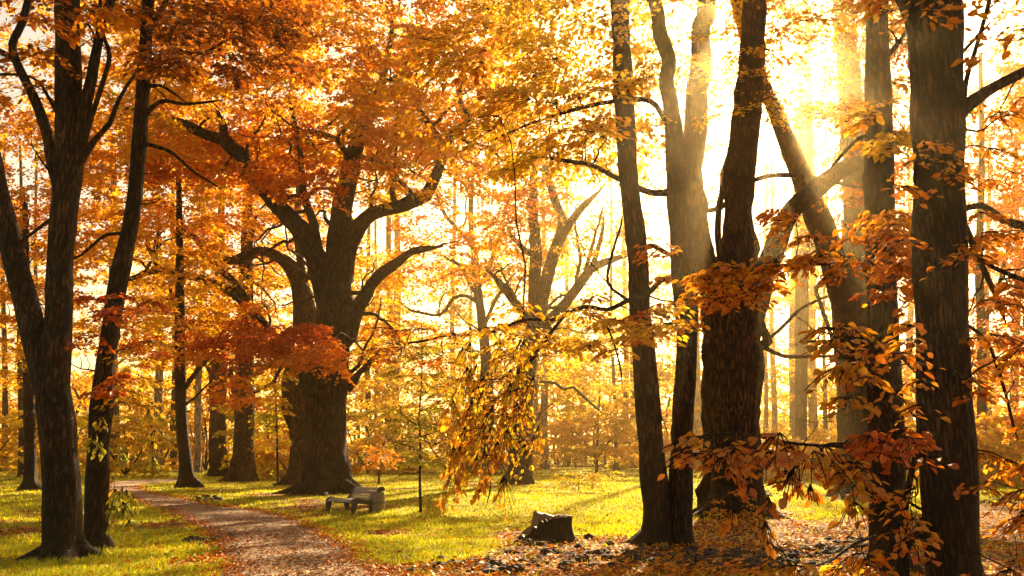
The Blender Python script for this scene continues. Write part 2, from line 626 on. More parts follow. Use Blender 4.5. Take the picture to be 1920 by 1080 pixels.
def tree(name, label, base, limbs, fol=(), group=None, bark=None, cat='tree', ext=5.0, sides=20, ridges=0.0, single=0, bare=0, boughs=0, step=0.25, zmin=0.5, depth=None):
    bark = bark or M_BARK
    g = ground(*base)
    if depth:
        g = np.array([at(base[0], base[1], depth)[0][0], depth, 0])
        g[2] = height(g[0], g[1])
    d = g[1]
    root = link(name, None, None, g)
    tag(root, label, cat, group)
    seed = int(abs(g[0] * 13 + d * 7)) % 997
    nodes, nr = [], []
    for li, limb in enumerate(limbs):
        pts = []
        for p in limb:
            q, mpp = at(p[0], p[1], d + (p[3] if len(p) > 3 else 0))
            if li == 0 and p is limb[0]:
                q = g.copy()
                q[0] = at(p[0], p[1], d)[0][0]
            pts.append([*q, p[2] * 0.5 * mpp])
        if li == 0:
            pts.insert(0, [pts[0][0], pts[0][1], pts[0][2] - 0.35, pts[0][3] * 1.15])
        if ext and limb[-1][1] < -20:
            a, b = np.array(pts[-2]), np.array(pts[-1])
            dr = unit(b[:3] - a[:3])
            dr = unit(dr + np.array([0, 0, .5]))
            for e in (0.5, 1.0):
                pts.append([*(b[:3] + dr * ext * e + RNG.normal(0, .15, 3)), b[3] * (1 - .75 * e)])
        if li and not (ext and limb[-1][1] < -20):
            a, b = np.array(pts[-2]), np.array(pts[-1])
            pts.append([*(b[:3] + unit(b[:3] - a[:3]) * (b[3] * 5 + .15) + RNG.normal(0, .03, 3)), b[3] * .25])
        cr = catmull(pts, step)
        C, R = cr[:, :3], np.maximum(cr[:, 3], 0.004)
        if li:
            C = C + np.stack([vn(C[:, 2] * 2, C[:, 0], 0, seed + li + k) for k in range(3)], -1) * (.25 + .5 * (R.max() > .1)) * np.minimum(R, .25)[:, None] * np.linspace(0, 1, len(C))[:, None]
        nodes.append(C[1:])
        nr.append(R[1:])
        big = R.max()
        sd = sides if big > .12 else max(7, sides // 2)
        if R.max() > 0.35:
            sd = sides * 2
        me = tube_mesh('trunk' if li == 0 else 'limb', C - g, R, sd, bark, rough=0.07, seed=seed + li, root=(li == 0), ridges=ridges if big > .15 else 0)
        link('trunk' if li == 0 else 'limb', me, root)
        STAT['tris'] += len(me.polygons)
    rb = nr[0][2] if len(nr[0]) > 2 else nr[0][0]
    if rb > .12 and d < 64:
        a0 = RNG.uniform(0, 6.28)
        nroot = 7 if d < 36 else 5
        for k in range(nroot):
            a = a0 + 6.283 * k / nroot + RNG.normal(0, .2)
            ln = rb * RNG.uniform(1.3, 2.6) + .10
            bx, by = nodes[0][0][0], nodes[0][0][1]
            pr = []
            for e in np.linspace(0, 1, 7):
                rr_ = rb * .55 + ln * e
                aa = a + .35 * math.sin(e * 3 + k) * e
                x_, y_ = bx + math.cos(aa) * rr_, by + math.sin(aa) * rr_
                pr.append((x_, y_, float(height(x_, y_)) + rb * .6 * (1 - e) ** 2.4 - .11 * e - .02, rb * (.26 * (1 - e) ** .8 + .05)))
            pr = catmull(np.array(pr), max(.06, rb * .3))
            link('root', tube_mesh('root', pr[:, :3] - g, np.maximum(pr[:, 3], .01), 9, bark, rough=.10, seed=seed + k), root)
    NP, NRr = np.vstack(nodes), np.concatenate(nr)
    ok = NP[:, 2] > g[2] + zmin
    NP, NRr = NP[ok], NRr[ok]
    TV, TF, off = [], [], 0

    def add(P_, R_, s_):
        nonlocal off
        V_, F_ = tubes_batch(P_, R_, s_)
        TV.append(V_)
        TF.append(F_ + off)
        off += len(V_)

    if boughs:
        # crooked secondary boughs that leave the limbs
        cand = np.where(NRr > .07)[0]
        j = RNG.choice(cand, boughs)
        K = 16
        ln = RNG.uniform(2.0, 5.2, boughs) * min(1.2, d / 30 + .2)
        dr = unit(RNG.normal(0, 1, (boughs, 3)) * [1, .7, .3] + [0, 0, .45])
        cur = NP[j].copy()
        Q = [cur.copy()]
        for s_ in range(K - 1):
            dr = unit(dr + RNG.normal(0, .30, (boughs, 3)) + [0, 0, .03])
            cur = cur + dr * (ln / K)[:, None]
            Q.append(cur.copy())
        Q = np.stack(Q, 1)
        r_ = np.minimum(NRr[j] * .55, .016 * ln + .03)
        Rb = r_[:, None] * np.linspace(1, .2, K)[None]
        for q in range(boughs):
            link('bough', tube_mesh('bough', Q[q] - g, Rb[q], 8, bark, rough=.10, seed=seed + q), root)
        NP = np.vstack([NP, Q[:, 3:].reshape(-1, 3)])
        NRr = np.concatenate([NRr, Rb[:, 3:].ravel()])
    ALL = []
    for f in fol:
        C = in_box(f['box'], f['n'])
        C = C[(C[:, 2] > height(C[:, 0], C[:, 1]) + 0.25) & (C[:, 2] < f.get('zmax', 24) + 2.5 * vn(C[:, 0] / 4, C[:, 1] / 4, 0, 71))]
        if 'gap' in f:
            # leave thin places between the clumps
            kn = vn(C[:, 0] / f['gap'], C[:, 1] / f['gap'], C[:, 2] / (f['gap'] * .7), seed)
            C = C[kn > f.get('cut', -0.15)]
        if not len(C):
            continue
        dist = np.array([np.min(np.linalg.norm(NP - c, axis=1)) for c in C])
        C = C[np.argsort(dist)]
        rad = f['r'] * RNG.uniform(.65, 1.3, len(C))
        cen = NP[:, :2].mean(0)
        head = np.arctan2(C[:, 1] - cen[1], C[:, 0] - cen[0]) + RNG.normal(0, .6, len(C))
        P, D, Nn, L, tint, start, tw = sprays(C, head, rad, f['per'], f['leaf'], f['mix'], f.get('droop', .35), f.get('hang', False))
        up = P[:, 2] > height(P[:, 0], P[:, 1]) + 0.05
        P, D, Nn, L, tint = P[up], D[up], Nn[up], L[up], tint[up]
        ALL.append((P, D, Nn, L, tint))
        STAT['leaves'] += len(P)
        # wood that carries the sprays: each grows from the nearest piece already there
        pool, prad = NP.copy(), NRr.copy()
        con, crad = [], []
        for s_, rr in zip(start, rad):
            dd = np.linalg.norm(pool - s_, axis=1)
            j = int(np.argmin(dd + np.where(pool[:, 2] > s_[2] + 1.0, 1.5, 0)))
            a = pool[j]
            ln = dd[j]
            K_ = 6 if d < 40 else 4
            t = np.linspace(0, 1, K_)[:, None]
            bow = np.array([RNG.normal(0, .08), RNG.normal(0, .08), RNG.uniform(.02, .16)]) * ln
            w1 = RNG.normal(0, .025 * ln, (K_, 3)) * np.sin(t * math.pi)
            q = a + (s_ - a) * t + bow * (4 * t * (1 - t)) + w1
            r_0 = min(prad[j] * .7, 0.008 + .012 * ln + (.006 if d > 25 else 0))
            r_1 = min(r_0, .006 if d < 20 else .009)
            con.append(q)
            crad.append(r_0 + (r_1 - r_0) * t[:, 0])
            pool = np.vstack([pool, q[2:]])
            prad = np.concatenate([prad, crad[-1][2:]])
        add(np.array(con) - g, np.array(crad), 5 if d < 25 else 3)
        if d < 30:
            add(tw - g, np.tile(np.array([.006, .005, .004, .002]) * (1 if d < 20 else 1.3), (len(tw), 1)), 3)
    if bare:
        j = RNG.integers(0, len(NP), bare)
        K = 8
        cur = NP[j].copy()
        ln = RNG.uniform(.5, 2.4, bare) * (1 if d > 25 else .6)
        dr = unit(RNG.normal(0, 1, (bare, 3)) * [1, .6, .5] + [0, 0, .35])
        Q = [cur.copy()]
        for s_ in range(K - 1):
            dr = unit(dr + RNG.normal(0, .38, (bare, 3)) + [0, 0, .02])
            cur = cur + dr * (ln / K)[:, None]
            Q.append(cur.copy())
        Q = np.stack(Q, 1)
        r_ = np.minimum(NRr[j] * .5, .011 * ln + .01)
        Rr = r_[:, None] * np.linspace(1, .18, K)[None]
        add(Q - g, Rr, 5)
        j2 = RNG.integers(2, K - 1, bare * 2)
        i2 = np.tile(np.arange(bare), 2)
        cur = Q[i2, j2].copy()
        dr = unit(RNG.normal(0, 1, (bare * 2, 3)) + [0, 0, .3])
        Q2 = [cur.copy()]
        for s_ in range(4):
            dr = unit(dr + RNG.normal(0, .35, (bare * 2, 3)))
            cur = cur + dr * (ln[i2] * .11)[:, None]
            Q2.append(cur.copy())
        Q2 = np.stack(Q2, 1)
        add(Q2 - g, (r_[i2] * .45)[:, None] * np.linspace(1, .3, 5)[None], 4)
    if TV:
        me = mesh_np('twigs', np.vstack(TV), np.vstack(TF), bark, smooth=True)
        STAT['tris'] += 2 * len(me.polygons)
        tag(link('twigs', me, root), kind='stuff')
    if ALL:
        P, D, Nn, L, tint = [np.concatenate(q) for q in zip(*ALL)]
        if single:
            keep = leaf_parts(root, g, P, D, Nn, L, tint, single)
            P, D, Nn, L, tint = P[keep], D[keep], Nn[keep], L[keep], tint[keep]
        V_, F_, kk = leaf_geo(P - g, D, Nn, L * (1 if d < 25 else 1.18), .66 if d < 25 else .85, hexa=(d < 17))
        me = mesh_np('foliage', V_, F_, M_LEAF, tint=np.repeat(tint, kk, 0))
        STAT['tris'] += len(me.polygons)
        tag(link('foliage', me, root), kind='stuff')
    return root


def fol(x0, x1, y0, y1, d0, d1, n, mix, r=1.0, per=100, leaf=.13, **kw):
    return dict(box=(x0, x1, y0, y1, d0, d1), n=n, mix=mix, r=r, per=per, leaf=leaf, **kw)


# ------------------------------------------------------------------ ground, path
SECT = [(330, 1330, 900, 1330), (395, 1200, 790, 1200), (420, 1080, 700, 1080), (420, 1040, 655, 1038), (400, 1010, 618, 1010), (368, 985, 575, 985),
        (325, 965, 520, 966), (280, 948, 455, 955), (235, 932, 380, 945), (205, 920, 310, 931), (198, 911, 268, 920), (205, 905, 262, 911),
        (232, 901.5, 285, 906), (285, 899.5, 320, 904), (360, 898, 380, 902)]
EL = np.array([ground(a, b)[:2] for a, b, c, d in SECT])
ER = np.array([ground(c, d)[:2] for a, b, c, d in SECT])
ELs, ERs = catmull(np.c_[EL, np.zeros(len(EL))], .25)[:, :2], catmull(np.c_[ER, np.zeros(len(ER))], .25)[:, :2]


def resample(P, m):
    s = np.r_[0, np.cumsum(np.linalg.norm(np.diff(P, axis=0), axis=1))]
    q = np.linspace(0, s[-1], m)
    return np.stack([np.interp(q, s, P[:, k]) for k in range(2)], 1)


MS = 420
# resample both edges by section so that they stay paired
def paired(E):
    t = np.arange(len(E))
    c = catmull(np.c_[E, np.zeros(len(E))], 1e9)[:, :2]
    tt = np.linspace(0, len(E) - 1, MS)
    o = []
    for k in range(2):
        P = E[:, k]
        Q = np.r_[2 * P[0] - P[1], P, 2 * P[-1] - P[-2]]
        i = np.minimum(tt.astype(int), len(E) - 2)
        u = tt - i
        a, b, c_, d_ = Q[i], Q[i + 1], Q[i + 2], Q[i + 3]
        o.append(0.5 * (2 * b + (c_ - a) * u + (2 * a - 5 * b + 4 * c_ - d_) * u * u + (3 * b - a - 3 * c_ + d_) * u ** 3))
    return np.stack(o, 1)


PL, PR = paired(EL), paired(ER)
wl = np.stack([vn(PL[:, 0] * 1.6, PL[:, 1] * 1.6, 0, 21), 0.0 * PL[:, 0]], 1)
wr = np.stack([vn(PR[:, 0] * 1.6, PR[:, 1] * 1.6, 0, 22), 0.0 * PR[:, 0]], 1)
PL = PL + wl * 0.16
PR = PR + wr * 0.16
POLY = np.vstack([PL, PR[::-1]])[::2]


def on_path(x, y):
    inside = np.zeros(len(x), bool)
    xi, yi = POLY[:, 0], POLY[:, 1]
    xj, yj = np.roll(xi, 1), np.roll(yi, 1)
    for a in range(0, len(x), 20000):
        X, Y = x[a:a + 20000, None], y[a:a + 20000, None]
        c = ((yi > Y) != (yj > Y)) & (X < (xj - xi) * (Y - yi) / (yj - yi + 1e-12) + xi)
        inside[a:a + 20000] = c.sum(1) % 2 == 1
    return inside


LB = np.array([ground(*p)[:2] for p in [(-300, 1120), (300, 1150), (690, 1120), (780, 1062), (900, 1035), (1000, 1018), (1180, 1006), (1300, 975), (1450, 972), (1640, 965), (1800, 945), (2100, 930), (2600, 925)]])
LBx = LB[:, 0]


def litter(x, y):
    """how much of the ground is leaf litter and bare soil (0..1)"""
    yb = np.interp(x, LB[:, 0], LB[:, 1])
    n = vn(x / 1.3, y / 1.8, 0, 31) * 1.0 + vn(x / .45, y / .6, 0, 32) * .5
    a = np.clip((yb - y + n * 1.3) / 1.2 + .3, 0, 1) * (x > -2.2)
    # loose patches of litter in the grass
    b = np.clip((vn(x / 2.2, y / 3.0, 0, 33) + .45 * vn(x / .6, y / .8, 0, 34) - .42) * 3.0, 0, 1)
    for cx, cy, rx, ry in PATCH:
        q = 1 - np.sqrt(((x - cx) / rx) ** 2 + ((y - cy) / ry) ** 2) + .35 * vn(x / .5, y / .5, 0, 35)
        b = np.maximum(b, np.clip(q * 2.0, 0, 1))
    return np.clip(np.maximum(a, b * (y < 45)), 0, 1)


PATCH = []
for px, py, rx, ry in [(50, 1000, 1.1, 1.3), (300, 985, 1.1, 1.8), (640, 955, .5, 1.2), (520, 928, 2.0, 3.0), (720, 1000, .6, 1.0), (380, 1050, .7, .8), (1640, 940, 1.5, 2.0), (1020, 880, .6, 3)]:
    g_ = ground(px, py)
    PATCH.append((g_[0], g_[1], rx, ry))


def spaced(a, b, fine, n):
    """coordinates that lie close together near the path and spread out far away"""
    t = np.linspace(-1, 1, n)
    s = np.sinh(t * 3.2) / np.sinh(3.2)
    mid = fine
    return np.where(s < 0, mid + s * (mid - a), mid + s * (b - mid))


gx = spaced(-220, 220, 0, 300)
gy = np.r_[np.linspace(-30, 4, 12), np.linspace(4.3, 30, 130), 30 + (np.linspace(.01, 1, 70) ** 2.2) * 330]
GX, GY = np.meshgrid(gx, gy)
lit = litter(GX.ravel(), GY.ravel())
GZ = height(GX.ravel(), GY.ravel())
rough = lit * np.clip((24 - GY.ravel()) / 8, 0, 1)
GZ = GZ + rough * (0.05 * vn(GX.ravel() / .5, GY.ravel() / .5, 0, 41) + .02 * vn(GX.ravel() / .2, GY.ravel() / .2, 0, 42)) - .0
V = np.stack([GX.ravel(), GY.ravel(), GZ], 1)
nx, ny = len(gx), len(gy)
i = np.arange(ny - 1)[:, None] * nx
j = np.arange(nx - 1)[None, :]
Fq = np.stack([i + j, i + j + 1, i + nx + j + 1, i + nx + j], -1).reshape(-1, 4)

m, t, o = node_mat('meadow_ground')
tc = N(t, 'ShaderNodeTexCoord')
at_ = N(t, 'ShaderNodeAttribute', attribute_name='tint')
n1 = N(t, 'ShaderNodeTexNoise')
n1.inputs['Scale'].default_value = .55
n1.inputs['Detail'].default_value = 6
t.links.new(tc.outputs['Object'], n1.inputs['Vector'])
n2 = N(t, 'ShaderNodeTexNoise')
n2.inputs['Scale'].default_value = 14
n2.inputs['Detail'].default_value = 5
t.links.new(tc.outputs['Object'], n2.inputs['Vector'])
grass = ramp(t, [(0.3, (.16, .18, .006)), (.5, (.38, .38, .010)), (.7, (.52, .44, .015))], n1.outputs['Fac'])
gm = N(t, 'ShaderNodeMix', data_type='RGBA', blend_type='MULTIPLY')
gm.inputs[0].default_value = .8
t.links.new(grass, gm.inputs[6])
t.links.new(ramp(t, [(.3, (.35, .35, .3)), (.6, (1, 1, 1))], n2.outputs['Fac']), gm.inputs[7])
vo = N(t, 'ShaderNodeTexVoronoi')
vo.inputs['Scale'].default_value = 16
mpv = N(t, 'ShaderNodeMapping')
mpv.inputs['Scale'].default_value = (1, .8, 1)
t.links.new(tc.outputs['Object'], mpv.inputs[0])
t.links.new(mpv.outputs[0], vo.inputs['Vector'])
sp = N(t, 'ShaderNodeSeparateColor')
t.links.new(vo.outputs['Color'], sp.inputs[0])
soil = ramp(t, [(0, (.022, .010, .006)), (.5, (.055, .026, .011)), (.68, (.18, .07, .02)), (.75, (.42, .17, .03)), (.9, (.55, .27, .05))], sp.outputs[0])
mx = N(t, 'ShaderNodeMix', data_type='RGBA')
t.links.new(at_.outputs['Fac'], mx.inputs[0])
t.links.new(gm.outputs[2], mx.inputs[6])
t.links.new(soil, mx.inputs[7])
b = N(t, 'ShaderNodeBump')
b.inputs['Distance'].default_value = .04
b.inputs['Strength'].default_value = .8
t.links.new(n2.outputs['Fac'], b.inputs['Height'])
p = N(t, 'ShaderNodeBsdfPrincipled')
p.inputs['Roughness'].default_value = .95
p.inputs['Specular IOR Level'].default_value = .1
t.links.new(mx.outputs[2], p.inputs['Base Color'])
t.links.new(b.outputs[0], p.inputs['Normal'])
t.links.new(p.outputs[0], o.inputs[0])
me = mesh_np('ground', V, Fq, m, smooth=True, tint=lit[:, None])
tag(link('ground', me), kind='structure')

# path sheet
K = 24
u = np.linspace(0, 1, K)[None, :, None]
PP = PL[:, None, :] * (1 - u) + PR[:, None, :] * u
px_, py_ = PP[..., 0].ravel(), PP[..., 1].ravel()
edge = np.abs(np.broadcast_to(u[..., 0], PP.shape[:2]).ravel() - .5) * 2
pz = height(px_, py_) + .045 - .03 * edge ** 4 + .012 * vn(px_ / .3, py_ / .3, 0, 51)
V = np.stack([px_, py_, pz], 1)
i = np.arange(MS - 1)[:, None] * K
j = np.arange(K - 1)[None, :]
Fq = np.stack([i + j, i + j + 1, i + K + j + 1, i + K + j], -1).reshape(-1, 4)
m, t, o = node_mat('gravel_path')
tc = N(t, 'ShaderNodeTexCoord')
vo = N(t, 'ShaderNodeTexVoronoi')
vo.inputs['Scale'].default_value = 22
t.links.new(tc.outputs['Object'], vo.inputs['Vector'])
sp = N(t, 'ShaderNodeSeparateColor')
t.links.new(vo.outputs['Color'], sp.inputs[0])
n2 = N(t, 'ShaderNodeTexNoise')
n2.inputs['Scale'].default_value = 30
n2.inputs['Detail'].default_value = 6
t.links.new(tc.outputs['Object'], n2.inputs['Vector'])
n3 = N(t, 'ShaderNodeTexNoise')
n3.inputs['Scale'].default_value = .8
n3.inputs['Detail'].default_value = 4
t.links.new(tc.outputs['Object'], n3.inputs['Vector'])
c1 = ramp(t, [(0, (.13, .08, .05)), (.35, (.31, .21, .14)), (.6, (.46, .33, .22)), (.82, (.62, .46, .31)), (.93, (.50, .24, .09))], sp.outputs[0])
mm = N(t, 'ShaderNodeMix', data_type='RGBA', blend_type='MULTIPLY')
mm.inputs[0].default_value = .9
t.links.new(c1, mm.inputs[6])
t.links.new(ramp(t, [(.3, (.45, .42, .4)), (.65, (1, 1, 1))], n2.outputs['Fac']), mm.inputs[7])
m3 = N(t, 'ShaderNodeMix', data_type='RGBA', blend_type='MULTIPLY')
m3.inputs[0].default_value = .7
t.links.new(mm.outputs[2], m3.inputs[6])
t.links.new(ramp(t, [(.36, (.42, .36, .33)), (.5, (.8, .77, .74)), (.62, (1.15, 1.1, 1.05))], n3.outputs['Fac']), m3.inputs[7])
b = N(t, 'ShaderNodeBump')
b.inputs['Distance'].default_value = .03
t.links.new(vo.outputs['Distance'], b.inputs['Height'])
b.invert = True
b2 = N(t, 'ShaderNodeBump')
b2.inputs['Distance'].default_value = .02
t.links.new(n2.outputs['Fac'], b2.inputs['Height'])
t.links.new(b.outputs[0], b2.inputs['Normal'])
p = N(t, 'ShaderNodeBsdfPrincipled')
p.inputs['Roughness'].default_value = .85
p.inputs['Specular IOR Level'].default_value = .3
t.links.new(m3.outputs[2], p.inputs['Base Color'])
t.links.new(b2.outputs[0], p.inputs['Normal'])
t.links.new(p.outputs[0], o.inputs[0])
tag(link('path', mesh_np('path', V, Fq, m, smooth=True)), kind='structure')


# ------------------------------------------------------------------ grass
def view_points(n, x0, x1, y0, y1, power=1.0):
    """ground points, denser where the ground lies nearer"""
    px, py = RNG.uniform(x0, x1, n), y0 + (y1 - y0) * RNG.uniform(0, 1, n) ** power
    u_ = -(py - 540.0) / F
    rx, ry, rz = (px - 960) / F, math.cos(PITCH) - math.sin(PITCH) * u_, math.sin(PITCH) + math.cos(PITCH) * u_
    s = -EYE / rz
    return rx * s, ry * s


x, y = view_points(460000, -260, 2180, 862, 1230, 1.25)
L_ = litter(x, y)
ok = ~on_path(x, y) & (RNG.uniform(0, 1, len(x)) > L_ * .97) & (y < 95)
x, y = x[ok], y[ok]
n = len(x)
z = height(x, y)
cl = vn(x / .35, y / .35, 0, 61) * .5 + .5
pt = vn(x / 3.0, y / 4.0, 0, 62) * .5 + .5
hgt = (.035 + .075 * cl * RNG.uniform(.4, 1.2, n)) * (1 + .35 * pt)
wid = np.maximum(.006, y * .00055) * RNG.uniform(.7, 1.4, n)
a = RNG.uniform(0, 2 * np.pi, n)
ln = RNG.normal(0, .55, (n, 2))
b0 = np.stack([x, y, z - .01], 1)
sd = np.stack([np.cos(a), np.sin(a), 0 * a], 1) * wid[:, None]
tip = b0 + np.stack([ln[:, 0] * hgt, ln[:, 1] * hgt, hgt], 1)
V = np.stack([b0 - sd * 1.2, b0 + sd * 1.2, tip], 1).reshape(-1, 3)
Fc = np.arange(n * 3).reshape(-1, 3)
gc = np.array([[.32, .36, .006], [.60, .58, .010], [.82, .68, .015], [.64, .36, .03]])
k = RNG.choice(4, n, p=[.30, .42, .22, .06])
tg = gc[k] * (.6 + .7 * pt)[:, None] * RNG.uniform(.75, 1.2, (n, 1))
tag(link('grass', mesh_np('grass', V, Fc, M_GRASS, tint=np.repeat(tg, 3, 0))), kind='stuff')


# ------------------------------------------------------------------ fallen leaves
def lay_leaves(name, x, y, mix, size, lift=.012, path=False):
    n = len(x)
    size = size * (1 + .35 * RNG.uniform(-1, 1, n))
    z = height(x, y) + lift + RNG.exponential(.012, n)
    if path:
        z += .035
    P = np.stack([x, y, z], 1)
    a = RNG.uniform(0, 2 * np.pi, n)
    D = unit(np.stack([np.cos(a), np.sin(a), RNG.normal(.05, .28, n)], 1))
    up = np.stack([RNG.normal(0, .35, n), RNG.normal(0, .35, n), np.ones(n)], 1)
    S = unit(np.cross(D, up))
    Nn = np.cross(S, D)
    L = size * RNG.uniform(.5, 1.25, n)
    ti = tints(mix, max(1, n // 40 + 1), 40)[:n]
    RNG.shuffle(ti)
    V_, F_, k_ = leaf_geo(P, D, Nn, L, .7)
    tag(link(name, mesh_np(name, V_, F_, M_LITTER, tint=np.repeat(ti, k_, 0))), kind='stuff')


MIX['litter'] = dict(gold=.22, amber=.26, orange=.20, rust=.20, brown=.12)
MIX['crumbs'] = dict(brown=.42, rust=.28, amber=.18, gold=.12)
MIX['edge'] = dict(orange=.42, red=.18, amber=.25, rust=.15)
x, y = view_points(86000, -200, 2120, 905, 1220, 1.3)
L_ = litter(x, y)
ok = ~on_path(x, y) & (RNG.uniform(0, 1, len(x)) < L_ * np.clip(.55 + .9 * vn(x / .9, y / 1.1, 0, 91) + .4 * vn(x / .3, y / .3, 0, 92), .06, 1) + .12 + .30 * np.clip(vn(x / 1.6, y / 2.2, 0, 93), 0, 1))
lay_leaves('fallen_leaves', x[ok], y[ok], 'litter', .085)
x, y = view_points(26000, 180, 800, 900, 1150, 1.0)
ok = on_path(x, y)
lay_leaves('path_leaf_litter', x[ok], y[ok], 'crumbs', .045, path=True)
# leaves gathered along both edges of the path
e = np.vstack([PL[:330], PR[:330]])
idx = RNG.integers(0, len(e), 5200)
j_ = RNG.normal(0, .17, (5200, 2))
xx, yy = e[idx, 0] + j_[:, 0], e[idx, 1] + j_[:, 1]
lay_leaves('path_edge_leaves', xx, yy, 'edge', .07, lift=.035)


# clods of dark soil, turned over, lying in the litter
def clods(name, spots):
    VV, FF, o_ = [], [], 0
    for (cx, cy, r, sq) in spots:
        th, ph = 9, 5
        vs = []
        sd_ = RNG.integers(0, 900)
        for a in range(ph):
            for b_ in range(th):
                p_ = math.pi * (a + .5) / ph
                q_ = 2 * math.pi * b_ / th
                v = np.array([math.sin(p_) * math.cos(q_), math.sin(p_) * math.sin(q_), math.cos(p_) * sq])
                v = v * r * (1 + .45 * float(vn(v[0] * 2.1 + sd_, v[1] * 2.1, v[2] * 2.1, 5)))
                vs.append(v + [cx, cy, float(height(cx, cy)) + r * sq * .25])
        VV.append(np.array(vs))
        for a in range(ph - 1):
            for b_ in range(th):
                c_ = (b_ + 1) % th
                FF.append([o_ + a * th + b_, o_ + (a + 1) * th + b_, o_ + (a + 1) * th + c_])
                FF.append([o_ + a * th + b_, o_ + (a + 1) * th + c_, o_ + a * th + c_])
        o_ += len(vs)
    o2 = link(name, mesh_np(name, np.vstack(VV), np.array(FF), M_SOIL))
    return tag(o2, kind='stuff')


m, t, o = node_mat('wet_soil')
M_SOIL = m
tc = N(t, 'ShaderNodeTexCoord')
n2 = N(t, 'ShaderNodeTexNoise')
n2.inputs['Scale'].default_value = 25
n2.inputs['Detail'].default_value = 8
t.links.new(tc.outputs['Object'], n2.inputs['Vector'])
b = N(t, 'ShaderNodeBump')
b.inputs['Distance'].default_value = .05
b.inputs['Strength'].default_value = 1
t.links.new(n2.outputs['Fac'], b.inputs['Height'])
p = N(t, 'ShaderNodeBsdfPrincipled')
p.inputs['Roughness'].default_value = .9
t.links.new(ramp(t, [(.3, (.025, .013, .008)), (.7, (.09, .045, .022))], n2.outputs['Fac']), p.inputs['Base Color'])
t.links.new(b.outputs[0], p.inputs['Normal'])
t.links.new(p.outputs[0], o.inputs[0])

sp_ = []
for cx, cy, n_, w_, h_ in [(900, 1062, 60, 150, 10), (1150, 1045, 90, 130, 16), (1350, 1050, 90, 120, 14), (1540, 1035, 60, 90, 9), (1000, 1020, 16, 40, 4), (1450, 1062, 30, 60, 6), (1600, 1020, 30, 60, 6), (1860, 935, 60, 70, 8), (1440, 928, 26, 30, 3)]:
    for _ in range(n_):
        g_ = ground(RNG.normal(cx, w_ * .55), RNG.normal(cy, h_ * .7))
        if g_[1] > 9:
            sp_.append((g_[0], g_[1], RNG.uniform(.025, .13), RNG.uniform(.35, .65)))
clods('soil_clods', sp_)
for cx, cy, w_, n_ in [(735, 0, 0, 0)]:
    pass
mounds = [((750 - 0) * 0 + 390, 938, 24, .05, 'low dark mound of dug earth in the grass beside the far path bend'), (372, 1020, 26, .06, 'brown mound of stones and leaves at the left edge of the path near the front'),
          (545, 996, 0, 0, '')]
for cx, cy, n_, r_, lab in mounds[:2]:
    s2 = []
    for _ in range(n_):
        g_ = ground(RNG.normal(cx, 13), RNG.normal(cy, 2.5))
        s2.append((g_[0], g_[1], RNG.uniform(.6, 1.6) * r_ * (1.8 if cy < 950 else 1.2), .7))
    o_ = clods('earth_mound', s2)
    tag(o_, lab)


# ------------------------------------------------------------------ haze, its warm colour and density also shaped to imitate lens glow
def box_mesh(name, x0, x1, y0, y1, z0, z1, mat):
    V = [(x, y, z) for x in (x0, x1) for y in (y0, y1) for z in (z0, z1)]
    Fc = [(0, 1, 3, 2), (4, 6, 7, 5), (0, 4, 5, 1), (2, 3, 7, 6), (0, 2, 6, 4), (1, 5, 7, 3)]
    me = bpy.data.meshes.new(name)
    me.from_pydata(V, [], Fc)
    me.materials.append(mat)
    return me


m, t, o = node_mat('haze_glow')
pv = N(t, 'ShaderNodeVolumePrincipled')
pv.inputs['Color'].default_value = (1.0, .74, .34, 1)
pv.inputs['Density'].default_value = HAZE_DENSITY
pv.inputs['Anisotropy'].default_value = HAZE_G
t.links.new(pv.outputs[0], o.inputs['Volume'])
if HAZE_DENSITY > 0:
    tag(link('haze', box_mesh('haze', -225, 225, -35, 365, -2.5, 34, m)), kind='stuff')


# ------------------------------------------------------------------ the trees, nearest first
NEAR = 'trees close to the path and litter in front'
OAKS = 'old oaks in the meadow'
MIDG = 'trees along the far side of the meadow'
FARG = 'slim trees at the far edge of the wood'

tree('beech_tree', 'thick forked trunk with rough orange-brown bark on the grass left of the path',
     (118, 1048), [
         [(118, 1048, 100), (116, 1010, 72), (114, 900, 66), (108, 800, 66), (100, 740, 66), (104, 680, 56), (110, 600, 50), (113, 500, 47), (120, 400, 46), (126, 340, 50), (128, 250, 44), (128, 100, 43), (124, -60, 42)],
         [(106, 800, 40), (88, 720, 48), (72, 650, 46), (52, 570, 44), (30, 490, 42), (12, 420, 38), (0, 360, 34), (-20, 280, 32), (-60, 150, 28), (-90, -60, 22)],
         [(118, 370, 26), (103, 320, 24), (85, 240, 19), (62, 180, 17), (35, 125, 16), (24, 85, 15), (42, 45, 14), (55, -5, 14), (62, -60, 12)],
         [(26, 112, 12), (5, 98, 10), (-30, 80, 9)],
         [(136, 330, 30), (150, 250, 24), (165, 175, 22), (184, 80, 18), (205, 10, 17), (222, -60, 15)],
         [(148, 310, 18), (165, 240, 12), (188, 170, 9), (205, 105, 8), (192, 60, 6), (187, -10, 6), (190, -60, 6)],
         [(152, 300, 16), (178, 262, 11), (205, 232, 9), (222, 190, 7), (245, 150, 6), (275, 110, 4)],
         [(20, 460, 10), (8, 432, 9), (-8, 420, 8)],
         [(98, 410, 7), (70, 430, 6), (45, 450, 5)],
         [(122, 250, 6), (95, 190, 6), (60, 145, 5), (-20, 140, 5)],
     ],
     fol=[fol(-260, 340, -520, 40, 10.5, 17, 150, 'dark', .7, 80, .12, gap=1.2), fol(-200, 120, 40, 260, 12, 18, 18, 'dark', .6, 70, .12)],
     group=NEAR, sides=26, ridges=.05, single=120, bare=26, step=.14)

